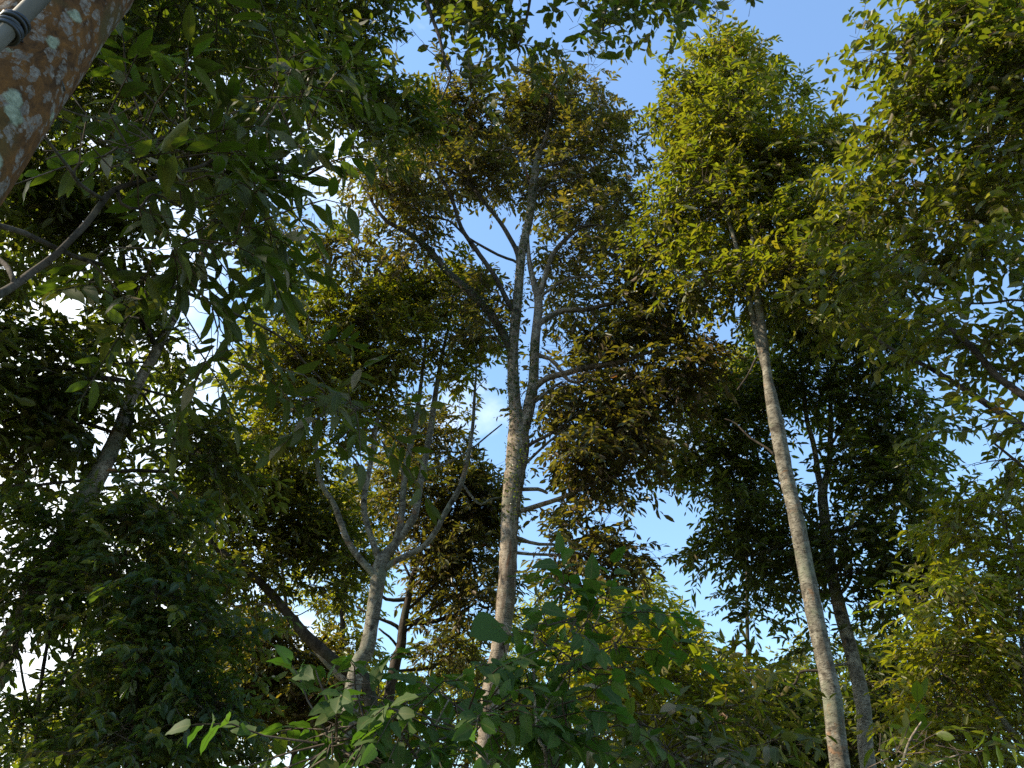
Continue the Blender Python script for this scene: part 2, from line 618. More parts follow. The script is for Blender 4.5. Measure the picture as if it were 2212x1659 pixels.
M['near'] = leaf_mat('near_durian_leaf',
                     [(0, (.024, .038, .006)), (.6, (.036, .050, .008)), (1., (.06, .07, .010))],
                     [(0, (.055, .064, .020)), (.55, (.075, .080, .026)), (.75, (.11, .10, .045)), (.86, (.26, .20, .13)), (1., (.36, .28, .19))],
                     [(0, (.15, .27, .010)), (.7, (.22, .32, .012)), (1., (.40, .36, .05))], tw=.22, rough=.45, spec=.26, veins=True)
M['broad'] = leaf_mat('broad_shrub_leaf',
                      [(0, (.024, .056, .014)), (.5, (.036, .076, .016)), (.95, (.06, .10, .016)), (1., (.10, .11, .02))],
                      [(0, (.050, .090, .024)), (.6, (.062, .104, .026)), (1., (.12, .12, .03))],
                      [(0, (.12, .30, .02)), (.7, (.19, .36, .02)), (1., (.36, .40, .03))], tw=.28, rough=.45, spec=.18, veins=True)
M['sapling'] = leaf_mat('sapling_leaf',
                        [(0, (.045, .075, .012)), (.6, (.07, .10, .012)), (1., (.10, .11, .014))],
                        [(0, (.09, .10, .03)), (1., (.15, .12, .045))],
                        [(0, (.24, .36, .012)), (1., (.42, .42, .02))], tw=.36, veins=True)
M['twig'] = bark_mat('twig_bark', (.035, .026, .018), (.075, .056, .040), (.13, .10, .075), scale=20, bump=.2)
M['dark_bark'] = bark_mat('dark_bark', (.022, .017, .012), (.050, .038, .028), (.090, .072, .055), scale=14, bump=.5, moss=(.045, .05, .03))
M['brown_bark'] = bark_mat('brown_bark', (.070, .052, .036), (.20, .155, .112), (.34, .285, .22), scale=11,
                           moss=(.12, .125, .085), rust=(.24, .105, .05), bump=.7, fleck=.7)
M['grey_bark'] = bark_mat('grey_bark', (.050, .042, .032), (.145, .128, .098), (.25, .228, .180), stretch=.8, scale=8,
                          moss=(.17, .18, .125), rust=(.23, .125, .065), bump=.6, fleck=.95)
M['lichen'] = lichen_bark()
M['pole'] = plain_mat('weathered_pole', (.055, .045, .028), (.145, .120, .080), 14, .7, .25, .15)
M['rubber'] = plain_mat('black_cord', (.010, .011, .013), (.022, .024, .028), 30, .45)
M['soil'] = plain_mat('orchard_floor', (.05, .045, .022), (.07, .085, .03), .9, .95)

# ------------------------------------------------------------------ sky gaps of the photograph: crowns are thinned there
GAPS = [  # polygon, chance that a twig standing there is left out
    ([(1640, 0), (1880, 0), (1800, 60), (1780, 110), (1830, 150), (1815, 235), (1765, 215), (1735, 130), (1680, 85), (1590, 55), (1500, 90), (1430, 125), (1418, 175), (1400, 285), (1374, 225), (1310, 170), (1290, 145), (1170, 130), (1200, 115), (1330, 150), (1420, 120), (1560, 45)], 1.),
    ([(1195, 70), (1215, 20), (1225, 70), (1300, 150), (1190, 125)], .8),
    ([(985, 480), (1010, 440), (1060, 455), (1122, 450), (1118, 540), (1075, 555), (1030, 545), (1000, 520)], .96),
    ([(1385, 300), (1412, 290), (1400, 420), (1380, 470), (1372, 400)], .8),
    ([(1485, 695), (1540, 675), (1590, 680), (1600, 715), (1580, 745), (1530, 725)], .96),
    ([(1370, 1065), (1450, 1040), (1505, 1085), (1510, 1150), (1450, 1190), (1440, 1235), (1400, 1180), (1352, 1135)], .97),
    ([(1420, 1230), (1465, 1200), (1500, 1260), (1550, 1300), (1575, 1345), (1535, 1350), (1480, 1310)], .97),
    ([(1430, 850), (1455, 840), (1452, 930), (1420, 960), (1410, 930)], .93),
    ([(1570, 1370), (1640, 1360), (1700, 1385), (1660, 1400), (1600, 1430)], .95),
    ([(1035, 775), (1078, 770), (1088, 850), (1085, 960), (1050, 985), (1028, 940), (1055, 880)], .9),
    ([(1045, 980), (1085, 985), (1085, 1030), (1060, 1050)], .75),
    ([(0, 495), (60, 505), (70, 545), (0, 572)], .9),
    ([(100, 620), (140, 595), (185, 580), (205, 640), (185, 700), (140, 722), (95, 690)], .92),
    ([(345, 880), (400, 868), (440, 850), (478, 845), (482, 905), (430, 900), (370, 900)], .9),
    ([(625, 1315), (655, 1300), (695, 1300), (700, 1345), (660, 1385)], .9),
    ([(55, 1400), (85, 1375), (140, 1350), (135, 1410), (70, 1510), (35, 1480)], .85),
    ([(2045, 610), (2120, 600), (2200, 610), (2200, 640), (2120, 690), (2060, 680)], .9),
    ([(2030, 945), (2085, 925), (2100, 960), (2130, 990), (2090, 1035), (2040, 1020)], .92),
    ([(1985, 480), (2060, 520), (2030, 545), (1990, 520)], .6),
    ([(1125, 1030), (1180, 1020), (1190, 1070), (1130, 1105)], .8),
    ([(730, 1010), (690, 990), (700, 1060), (740, 1070)], .6),
    ([(2000, 690), (2040, 760), (1985, 740)], .5),
    ([(1150, 1105), (1200, 1095), (1215, 1180), (1150, 1170)], .6),
    ([(930, 720), (1000, 690), (1010, 770), (960, 800)], .25),
    ([(820, 40), (905, 30), (945, 110), (1010, 90), (1030, 180), (950, 200), (900, 190), (830, 110)], .55),
]


CLEAR = []          # (screen x, y, half width, depth, chance): wood the photograph shows bare


MASK = {}


def wood_mask():
    """how bare each spot of wood is kept, on a coarse raster of the view"""
    zz = np.zeros((900, 1200), np.float32)
    pr = np.zeros((900, 1200), np.float32)
    for x, y, r, z, f in sorted(CLEAR, key=lambda c: c[3]):
        cx, cy, rr = x / 2 + 40, y / 2 + 30, r / 2
        x0, x1, y0, y1 = int(max(cx - rr, 0)), int(min(cx + rr + 1, 1200)), int(max(cy - rr, 0)), int(min(cy + rr + 1, 900))
        if x1 <= x0 or y1 <= y0:
            continue
        yy, xx = np.mgrid[y0:y1, x0:x1]
        d = (xx - cx) ** 2 + (yy - cy) ** 2 < rr * rr
        zz[y0:y1, x0:x1][d] = z
        pr[y0:y1, x0:x1][d] = f
    MASK['z'], MASK['p'] = zz, pr


def wood_keep(pts):
    if not MASK:
        wood_mask()
    x, y = project(pts)
    z = (pts - CAM) @ fwd
    ix = np.clip(x / 2 + 40, 0, 1199).astype(int)
    iy = np.clip(y / 2 + 30, 0, 899).astype(int)
    hit = (z > .3) & (z < MASK['z'][iy, ix])
    return ~(hit & (rng.random(len(pts)) < MASK['p'][iy, ix]))


SUNLINES = []       # (point, radius): openings in the canopy through which the sun reaches a spot


def sun_keep(pts):
    keep = np.ones(len(pts), bool)
    for p, r in SUNLINES:
        v = pts - p
        t_ = v @ to_sun
        d = np.linalg.norm(v - t_[:, None] * to_sun, axis=1)
        keep &= ~((t_ > max(.45, r * 1.2)) & (d < r))
    return keep


def gap_keep(pts):
    x, y = project(pts)
    keep = np.ones(len(pts), bool)
    for poly, pr in GAPS:
        keep &= ~(inside(poly, x, y) & (rng.random(len(pts)) < pr))
    return keep


# ------------------------------------------------------------------ trees
TOTAL = [0]
COVER, COVER_NEAR = 1.6, 1.3        # leaf layers per unit of the cover given to each mass
LEAF = .86


GROW = []


class Tree:
    def __init__(self, name, label, cat, base, bark, leaf, group=None, D=10., leafL=.15, ratio=.34, twig=M['twig'], hi=False, heart=False,
                 lpt=11, droop=.35, twigl=.5, prune=True, clump=.6, clear=.75, clear_y=(-50, 1700)):
        self.clear, self.clear_y = clear, clear_y
        self.root = thing(name, label, cat, base, group)
        self.base, self.bark, self.leaf, self.D = np.asarray(base, float), bark, leaf, D
        self.mult = 1.
        self.leafL, self.ratio, self.twig, self.hi, self.heart = leafL * (1. if hi or leafL < .1 else LEAF), ratio, twig, hi, heart
        self.lpt, self.droop, self.twigl, self.prune, self.clump = lpt, droop, twigl, prune, clump
        self.skel = []
        self.masses = []

    def path(self, pts, D=None):
        """pts: (px, py, width px[, D]) of the picture -> (n,4) world path with radii"""
        out = []
        for q in pts:
            d = q[3] if len(q) > 3 else (D or self.D)
            p = P(q[0], q[1], d)
            out.append((*p, q[2] / 2 * max(depth(p), .3) / FPX))
        return np.array(out)

    def stem(self, name, pts, D=None, clear=None,  sides=10, step=.18, rough=.07, to_ground=False, world=None, bark=None, skel=True, label=None, flare=1.35):
        path = self.path(pts, D) if world is None else np.asarray(world, float)
        if to_ground:
            a = path[0].copy()
            b = np.array((*self.base, a[3] * flare))
            b[2] = -.15
            mid = a * .45 + b * .55
            mid[3] = a[3] * 1.08
            path = np.vstack([b, mid, path])
        path = catmull(path, step)
        # slow natural wander of the axis
        s = np.linspace(0, 1, len(path))[:, None]
        path[:, :3] += np.sin(s * rng.uniform(9, 17, 3) + rng.uniform(0, 6, 3)) * path[:, 3:4] * .22 * np.minimum(1, s * 8)
        cl = self.clear if clear is None else clear
        if cl:
            k_ = np.linspace(0, len(path) - 1, len(path) * 5)
            dense = np.stack([np.interp(k_, np.arange(len(path)), path[:, q_]) for q_ in range(4)], 1)
            x, y = project(dense[:, :3])
            z = (dense[:, :3] - CAM) @ fwd
            f = np.linspace(1, .6, len(dense)) * cl
            okk = (y > self.clear_y[0]) & (y < self.clear_y[1]) & (x > -50) & (x < 2260) & (z > .5)
            CLEAR.extend(np.c_[x, y, dense[:, 3] * FPX / np.maximum(z, .5) * 1.1 + 4, z, f][okk].tolist())
        v, t, q = tube(path, sides, rough)
        o = link(name, make_mesh(name, v, t, q, [bark or self.bark]), self.root)
        if label:
            o['label'] = label
        if skel:
            self.skel.append(path)
        return path

    def mass(self, cx, cy, rx, ry, cover=2.6, D=None, thick=1.):
        c = P(cx, cy, D or self.D)
        m = depth(c) / FPX
        self.masses.append((c, rx * m, ry * m, cover, thick))

    def mass_at(self, c, r, cover=1.5):
        self.masses.append((np.asarray(c, float), r, r * .8, cover, 1.))

    def grow(self, seed):
        GROW.append((self, seed))

    def grow_now(self, seed):
        """clumps of leafy twigs in every mass, joined to the limbs by side branches"""
        global rng
        rng = np.random.default_rng(seed)
        cl, clw = [], []
        for c, rx, ry, cover, thick in self.masses:
            A = pi * rx * ry
            rm = math.sqrt(rx * ry)
            rc = min(self.clump, max(.22, rm * .55))
            nc = max(4, int(2.4 * (rm / rc) ** 2))
            la = .55 * .68 * self.leafL ** 2 * self.ratio
            n = self.mult * cover * (COVER_NEAR if self.hi else COVER) * A / la / self.lpt
            u = rng.standard_normal((nc, 3))
            u = unit(u) * rng.random((nc, 1)) ** .40 * 1.08
            w = rng.uniform(.45, 1.3, nc)
            w = w / w.sum() * n
            view = unit(c - CAM)
            pts = c + u[:, :1] * rx * RT - u[:, 1:2] * ry * UP + u[:, 2:3] * view * rm * thick * 1.1
            cl.append(np.c_[pts, np.full(nc, rc)])
            clw.append(w)
        cl, clw = np.vstack(cl), np.concatenate(clw)
        # side branches: join each clump to the nearest wood that already exists
        wood = np.vstack([np.c_[s[::2]] for s in self.skel])
        start = wood[:, 2].min()
        pos, rad = wood[:, :3], np.minimum(wood[:, 3], .05)
        dist = np.array([np.min(np.linalg.norm(pos - c[:3], axis=1)) for c in cl])
        V, T, Q = [], [], []
        nv = 0
        P_, R_ = [pos], [rad]
        allp, allr = pos, rad
        outdir = np.zeros((len(cl), 3))
        for i in np.argsort(dist):
            c = cl[i, :3]
            dd = np.linalg.norm(allp - c, axis=1) + .5 * np.maximum(0, allp[:, 2] - c[2])
            k = int(np.argmin(dd))
            a = allp[k]
            d = np.linalg.norm(c - a)
            outdir[i] = (c - a) / (d + 1e-6)
            ra = min(allr[k] * .75, .006 + .008 * d)
            mid1 = a + (c - a) * .35 + np.array((0, 0, .10 * d)) + rng.standard_normal(3) * .06 * d
            mid2 = a + (c - a) * .7 + np.array((0, 0, .06 * d)) + rng.standard_normal(3) * .06 * d
            e = c + outdir[i] * cl[i, 3] * .4
            path = catmull(np.array([(*a, ra), (*mid1, ra * .85), (*mid2, ra * .7), (*e, max(.003, ra * .4))]), .25 if d > .5 else .12)
            v, t, q = tube(path, 5, .05, cap=False)
            V.append(v)
            Q.append(q + nv)
            nv += len(v)
            allp = np.vstack([allp, path[1::2, :3]])
            allr = np.r_[allr, path[1::2, 3]]
        # twigs
        cnt = rng.poisson(clw)
        idx = np.repeat(np.arange(len(cl)), cnt)
        m = len(idx)
        c, rc = cl[idx, :3], cl[idx, 3:4]
        off = unit(rng.standard_normal((m, 3))) * rng.random((m, 1)) ** .5 * rc * np.array((1.45, 1.45, .9))
        q0 = c + off
        d0_ = unit(off)
        if self.prune:
            keep = gap_keep(q0) & gap_keep(q0 + d0_ * .8 * self.twigl)
            keep &= sun_keep(q0 + d0_ * .4 * self.twigl)
            idx, c, rc, off, q0 = idx[keep], c[keep], rc[keep], off[keep], q0[keep]
            m = len(idx)
        d0 = unit(unit(off) * .9 + outdir[idx] * .6 + rng.standard_normal((m, 3)) * .35 + np.array((0, 0, .15)))
        ell = (rng.uniform(.6, 1.2, m) * self.twigl)[:, None]
        dr = rng.uniform(.15, .6, m)[:, None]
        g = np.array((0, 0, -1.))

        def on(s):
            return q0 + d0 * ell * s + g * dr * ell * s * s
        sticks = np.stack([c + off * .25, q0, on(.5), on(1.)], 1)
        srad = np.tile(np.array([.0045, .0035, .0028, .0018]), (m, 1)) * (1.3 if self.hi else 1.)
        sv, sq = thin_sticks(sticks, srad)
        V.append(sv)
        Q.append(sq + nv)
        nv += len(sv)
        # leaves along the twigs
        k = self.lpt
        s = np.linspace(.12, 1., k)[None] + rng.uniform(-.04, .04, (m, k))
        p = q0[:, None] + d0[:, None] * (ell[:, None] * s[..., None]) + g * (dr * ell)[:, None] * (s ** 2)[..., None]
        tdir = unit(d0[:, None] + g * (2 * dr)[:, None] * s[..., None] * .7)
        side = unit(np.cross(d0, np.array((0, 0, 1.))) + rng.standard_normal((m, 3)) * .25)
        sgn = np.where(np.arange(k) % 2 == 0, 1., -1.)[None, :, None]
        h = (rng.uniform(-.1, 1., (m, k)) * self.droop * 2)[..., None]
        a = tdir * .6 + side[:, None] * sgn * .8 + g * h + rng.standard_normal((m, k, 3)) * .28
        a[:, -1] = tdir[:, -1] + rng.standard_normal((m, 3)) * .2
        a = unit(a).reshape(-1, 3)
        p = p.reshape(-1, 3)
        n0 = np.array((0, 0, 1.)) + rng.standard_normal((m * k, 3)) * .55 + np.repeat(unit(off), k, 0) * .35
        n0 = unit(n0 - a * np.sum(n0 * a, 1, keepdims=True))
        L = self.leafL * rng.normal(1, .17 if self.hi else .27, m * k).clip(.4, 1.6)
        W = L * self.ratio * rng.normal(1, .12, m * k).clip(.7, 1.35)
        cl_t = rng.normal(0, .17, len(cl))[idx] + rng.normal(0, .07, m)
        tone = (rng.beta(1.6, 2.2, m * k) * .92 + np.repeat(cl_t, k) + (rng.random(m * k) < .03) * .5).clip(0, 1)
        tone = np.minimum(tone, np.where(rng.random(m * k) < .05, 1., .9))
        if not self.hi:
            ok_ = wood_keep(p + a * L[:, None] * .5)
            p, a, n0, L, W, tone = p[ok_], a[ok_], n0[ok_], L[ok_], W[ok_], tone[ok_]
        if self.hi:
            lv, lt, lq, tt, tq = leaves_hi(p, a, n0, L, W, tone, self.heart)
        else:
            lv, lt, lq, tt, tq = leaves_lo(p, a, n0, L, W, tone)
        nw = sum(len(q) for q in Q)
        V.append(lv)
        Qall = np.vstack(Q + [lq + nv])
        Tall = lt + nv
        TOTAL[0] += len(p)
        me = make_mesh('crown', np.vstack(V), Tall, Qall, [self.leaf, self.twig],
                       np.zeros(len(Tall), int), np.r_[np.ones(nw, int), np.zeros(len(lq), int)],
                       tt, np.r_[np.zeros(nw), tq],
                       pt={k_: np.r_[np.zeros(nv), HI[k_]] for k_ in ('mid', 'along')} if self.hi else None)
        self.crown = link('crown', me, self.root)
        return self


def foot(px, py, D):
    """the spot on the ground below a pixel's point"""
    p = P(px, py, D)
    return np.array((p[0], p[1], 0.))


# ------------------------------------------------------------------ ground, sky
gv, gq = [], []
N = 60
xs = np.linspace(-1, 1, N)
xs = np.sign(xs) * (np.abs(xs) ** 2.2) * 600
X, Y = np.meshgrid(xs, xs)
Z = .08 * np.sin(X * .31) * np.cos(Y * .27) - .05 + .0 * X
gv = np.stack([X, Y, Z], -1).reshape(-1, 3)
ii, jj = np.meshgrid(np.arange(N - 1), np.arange(N - 1), indexing='ij')
gq = np.stack([ii * N + jj, ii * N + jj + 1, (ii + 1) * N + jj + 1, (ii + 1) * N + jj], -1).reshape(-1, 4)
ground = link('ground', make_mesh('ground', gv, None, gq, [M['soil']]))
ground['kind'] = 'structure'

SUN_AZ, SUN_EL = radians(96), radians(36)      # to the left of the view
to_sun = np.array((-sin(SUN_AZ) * cos(SUN_EL), cos(SUN_AZ) * cos(SUN_EL), sin(SUN_EL)))
sd = bpy.data.lights.new('sun', 'SUN')
sd.energy = 4.8
sd.angle = radians(.5)
sd.color = (1., .88, .68)
sun = bpy.data.objects.new('sun', sd)
C.objects.link(sun)
from mathutils import Vector
sun.rotation_euler = Vector(-to_sun).to_track_quat('-Z', 'Y').to_euler()
sun.location = (-30, -5, 40)

w = bpy.data.worlds.new('World')
scene.world = w
w.use_nodes = True
nd, ln = w.node_tree.nodes, w.node_tree.links
bg = nd['Background']
sky = nd.new('ShaderNodeTexSky')
sky.sky_type = 'NISHITA'
sky.sun_disc = False
sky.sun_elevation = SUN_EL
sky.sun_rotation = -SUN_AZ
sky.altitude = 0
sky.air_density = 1.7
sky.dust_density = 0.8
sky.ozone_density = 2.5
# thin bright cloud, mostly on the sun's side
tc = nd.new('ShaderNodeTexCoord')
nz = nd.new('ShaderNodeTexNoise')
nz.inputs['Scale'].default_value = 2.6
nz.inputs['Detail'].default_value = 7
nz.inputs['Roughness'].default_value = .55
mp = nd.new('ShaderNodeMapping')
mp.inputs['Scale'].default_value = (1, 1, 1.7)
mp.inputs['Location'].default_value = (.35, .1, .2)
ln.new(tc.outputs['Generated'], mp.inputs['Vector'])
ln.new(mp.outputs['Vector'], nz.inputs['Vector'])
dt = nd.new('ShaderNodeVectorMath')
dt.operation = 'DOT_PRODUCT'
ln.new(tc.outputs['Generated'], dt.inputs[0])
dt.inputs[1].default_value = tuple(float(v) for v in unit(np.array((-.9, .42, .1))))
bias = nd.new('ShaderNodeMapRange')
bias.inputs['From Min'].default_value = .42
bias.inputs['From Max'].default_value = .85
bias.inputs['To Min'].default_value = -.06
bias.inputs['To Max'].default_value = .34
ln.new(dt.outputs['Value'], bias.inputs['Value'])
sm = nd.new('ShaderNodeMath')
sm.operation = 'ADD'
ln.new(nz.outputs['Fac'], sm.inputs[0])
ln.new(bias.outputs['Result'], sm.inputs[1])
cr = ramp(nd, [(.56, (.03, .03, .03)), (.80, (1, 1, 1))])
ln.new(sm.outputs[0], cr.inputs['Fac'])
mx = nd.new('ShaderNodeMix')
mx.data_type = 'RGBA'
ln.new(cr.outputs['Color'], mx.inputs['Factor'])
gr = nd.new('ShaderNodeMix')
gr.data_type = 'RGBA'
gr.blend_type = 'MULTIPLY'
gr.inputs['Factor'].default_value = 1
gr.inputs[7].default_value = (.80, .97, 1.16, 1)
ln.new(sky.outputs['Color'], gr.inputs[6])
ln.new(gr.outputs[2], mx.inputs[6])
mx.inputs[7].default_value = (6.5, 6.9, 7.2, 1)
ln.new(mx.outputs[2], bg.inputs['Color'])
bg.inputs['Strength'].default_value = .15

SUNLINES += [(P(610, 180, 2.8), .42), (P(640, 260, 2.8), .3), (P(800, 640, 12.3), 1.3), (P(690, 720, 12.3), .9), (P(1085, 1290, 10.8), .35), (P(1072, 1400, 10.8), .3), (P(1450, 1430, 7.6), .9),
             (P(1330, 1430, 7.6), .5), (P(2110, 1420, 8.6), .9), (P(1520, 230, 10), 1.1), (P(1215, 260, 11), 1.2), (P(740, 1070, 19), 1.2), (P(1745, 1380, 10), .35), (P(1960, 1610, 6.4), .5)]

# ---- the tall forked tree in the middle
t = Tree('forked_durian_tree', 'tall forked tree in the middle, two parallel brown stems above one mottled trunk', 'tree',
         foot(1050, 1560, 11), M['brown_bark'], M['durian_brown'], 'tall orchard trees', D=11, leafL=.155, lpt=12, clear=1.3)
t.stem('trunk', [(1052, 1543, 40), (1070, 1442, 38), (1083, 1375, 38), (1097, 1257, 39), (1105, 1106, 38), (1119, 1010, 46), (1126, 945, 48), (1118, 890, 30),
                 (1111, 822, 25), (1110, 755, 23), (1115, 687, 22), (1120, 620, 20), (1125, 553, 19), (1132, 515, 18), (1142, 470, 18), (1150, 403, 18),
                 (1161, 336, 14), (1174, 312, 12), (1184, 279, 9), (1190, 240, 7), (1195, 180, 4)], sides=18, step=.13, to_ground=True)
t.stem('stem', [(1124, 975, 24), (1139, 889, 26), (1151, 822, 22), (1157, 755, 21), (1161, 687, 19), (1161, 644, 18), (1151, 603, 13), (1143, 553, 10), (1139, 500, 6)], sides=14, step=.15)
t.stem('limb', [(1161, 644, 15), (1175, 603, 12), (1195, 551, 11), (1221, 517, 9), (1258, 490, 7), (1318, 487, 4)])
for pts in [
    [(1112, 770, 17), (1097, 741, 17), (1077, 704, 17), (1053, 674, 17), (1023, 640, 16), (989, 607, 16), (962, 580, 15), (939, 553, 14), (922, 534, 13), (868, 497, 11), (838, 480, 9), (815, 453, 7), (795, 420, 5)],
    [(1114, 690, 13), (1110, 672, 12), (1090, 637, 12), (1070, 600, 11), (1037, 553, 10), (1030, 541, 10), (996, 490, 9), (976, 430, 8), (956, 390, 7), (929, 353, 5)],
    [(1124, 572, 8), (1108, 562, 6), (1075, 551, 6), (1013, 514, 5), (970, 477, 4.5), (922, 467, 4), (882, 437, 3)],
    [(1121, 610, 12), (1119, 551, 11), (1100, 511, 10), (1073, 470, 9), (1043, 433, 8), (1006, 390, 7), (936, 349, 5)],
    [(1160, 702, 15.6), (1171, 694, 14.4), (1191, 681, 13.2), (1218, 672, 12.0), (1258, 669, 11.4), (1305, 660, 9.6), (1352, 652, 7.2)],
    [(1152, 842, 15.6), (1162, 832, 14.4), (1188, 817, 13.8), (1221, 807, 13.2), (1258, 795, 13.2), (1322, 786, 12.0), (1372, 771, 9.6), (1409, 760, 7.2), (1446, 765, 4.8)],
    [(1158, 764, 9.6), (1167, 768, 9.6), (1188, 775, 9.6), (1211, 802, 8.4), (1231, 822, 7.2), (1258, 825, 7.2), (1275, 808, 4.8)],
    [(1144, 880, 8.4), (1156, 869, 7.2), (1188, 842, 7.2), (1214, 825, 4.8)],
    [(1130, 972, 8.4), (1147, 960, 7.8), (1184, 939, 7.2), (1221, 916, 6.0), (1258, 882, 4.2)],
    [(1128, 1010, 7.2), (1144, 993, 6.0), (1184, 956, 5.4), (1238, 909, 3.6)],
    [(1112, 1060, 10.8), (1134, 1057, 9.0), (1161, 1057, 8.4), (1183, 1065, 6.0)],
    [(1108, 1112, 12.0), (1126, 1104, 11.4), (1171, 1089, 10.8), (1211, 1077, 9.6), (1252, 1057, 9.6), (1305, 1037, 7.8), (1352, 1023, 6.0)],
    [(1106, 1160, 9.6), (1126, 1165, 8.4), (1164, 1175, 7.2), (1218, 1178, 4.8)],
    [(1102, 1193, 8.4), (1120, 1195, 7.2), (1171, 1198, 6.0), (1231, 1200, 6.0), (1272, 1197, 4.8)],
    [(1152, 418, 6), (1166, 410, 6), (1204, 396, 5.5), (1238, 386, 5), (1278, 356, 3.5)],
    [(1158, 367, 6), (1167, 363, 6), (1204, 353, 5.5), (1265, 333, 3.5)],
    [(1150, 408, 7), (1130, 356, 6.5), (1114, 329, 6), (1087, 316, 4)],
    [(1162, 648, 7), (1171, 640, 7), (1198, 617, 6), (1231, 602, 5.5), (1282, 597, 4)],
    [(1112, 756, 8), (1100, 748, 7), (1087, 748, 6), (1074, 735, 5), (1068, 716, 3)],
]:
    t.stem('limb', pts, step=.2, bark=M['dark_bark'] if pts[0][0] < 1127 and pts[0][1] < 800 else None)
for a in [(1215, 220, 85, 75, 2.2), (1165, 190, 45, 45, 1.6), (1300, 310, 78, 80, 2.0), (1150, 290, 70, 70, 2.0), (1210, 400, 110, 55, 1.3), (1320, 430, 62, 75, 1.8),
          (1255, 550, 75, 80, 2.0), (1345, 600, 80, 70, 2.5), (1410, 680, 80, 48, 2.6), (1010, 250, 80, 80, 2.6), (920, 290, 70, 80, 2.6), (1040, 370, 65, 55, 2.2),
          (970, 390, 60, 50, 2.0), (800, 420, 75, 52, 2.2), (720, 510, 65, 55, 2.0), (850, 545, 60, 36, 1.5), (915, 490, 50, 50, 2.0), (880, 400, 60, 60, 2.0),
          (1300, 740, 110, 55, 2.8), (1250, 860, 95, 85, 2.8), (1350, 890, 80, 85, 3), (1500, 780, 65, 55, 3), (1420, 810, 60, 50, 2.4),
          (1250, 1010, 85, 70, 2.8), (1365, 980, 75, 60, 3), (1290, 1110, 85, 45, 2.4), (1345, 1200, 90, 38, 2.8), (1415, 1185, 40, 26, 2.2), (1240, 1195, 80, 45, 2.4),
          (1060, 690, 45, 60, 1.6), (1205, 640, 50, 45, 1.4), (1270, 1250, 90, 35, 2.4), (1030, 640, 60, 45, 1.5)]:
    t.mass(*a)
t.grow(3)
MAIN = t

# ---- the sunlit tree with the straight pale trunk on the right
t = Tree('straight_durian_tree', 'tall tree with a straight pale grey trunk and sunlit yellow-green top', 'tree',
         foot(1812, 1657, 10), M['grey_bark'], M['olive'], 'tall orchard trees', D=10, leafL=.16, lpt=12, clear_y=(620, 1700))
t.stem('trunk', [(1812, 1657, 41), (1792, 1509, 40), (1771, 1408, 37), (1751, 1308, 36), (1734, 1207, 34), (1716, 1104, 33), (1698, 1023, 31), (1684, 939, 31), (1671, 870, 29),
                 (1661, 820, 20), (1655, 771, 18), (1646, 704, 18), (1637, 647, 17), (1630, 600, 14), (1626, 520, 10), (1632, 430, 7), (1640, 330, 4)], sides=18, step=.13, to_ground=True)
t.stem('stem', [(1667, 850, 15), (1652, 788, 14), (1634, 721, 13), (1619, 660, 12), (1610, 620, 10), (1592, 540, 9), (1573, 467, 9), (1560, 403, 8), (1550, 363, 7), (1538, 310, 5), (1545, 220, 3)], sides=12)
for pts in [[(1660, 790, 6), (1637, 771, 5), (1613, 815, 4), (1593, 842, 3)], [(1675, 985, 6), (1657, 968, 5), (1620, 945, 4), (1590, 915, 3), (1566, 905, 2)],
            [(1778, 1447, 7), (1755, 1449, 6), (1728, 1452, 6), (1718, 1476, 5), (1677, 1506, 3)],
            [(1630, 610, 6), (1700, 580, 5), (1760, 540, 3)], [(1625, 520, 6), (1690, 440, 5), (1730, 370, 3)], [(1565, 430, 5), (1500, 380, 4), (1470, 320, 3)],
            [(1600, 580, 5), (1540, 590, 4), (1480, 600, 3)]]:
    t.stem('limb', pts, step=.2, bark=M['dark_bark'])
for a in [(1570, 150, 85, 70, 2.6), (1500, 240, 80, 85, 3), (1610, 270, 105, 95, 3), (1560, 390, 120, 85, 2.8), (1690, 360, 75, 85, 2.4), (1470, 430, 52, 70, 2.2), (1540, 110, 50, 35, 1.8),
          (1640, 500, 120, 75, 2.6), (1760, 480, 85, 75, 2.4), (1525, 580, 85, 60, 2.2), (1700, 590, 105, 60, 2.4), (1790, 330, 50, 60, 2.0), (1440, 540, 50, 50, 2.2), (1650, 640, 80, 40, 1.3),
          (1790, 600, 70, 60, 2.2), (1850, 540, 60, 60, 2), (1760, 680, 70, 40, 1.6)]:
    t.mass(*a)
t.grow(4)

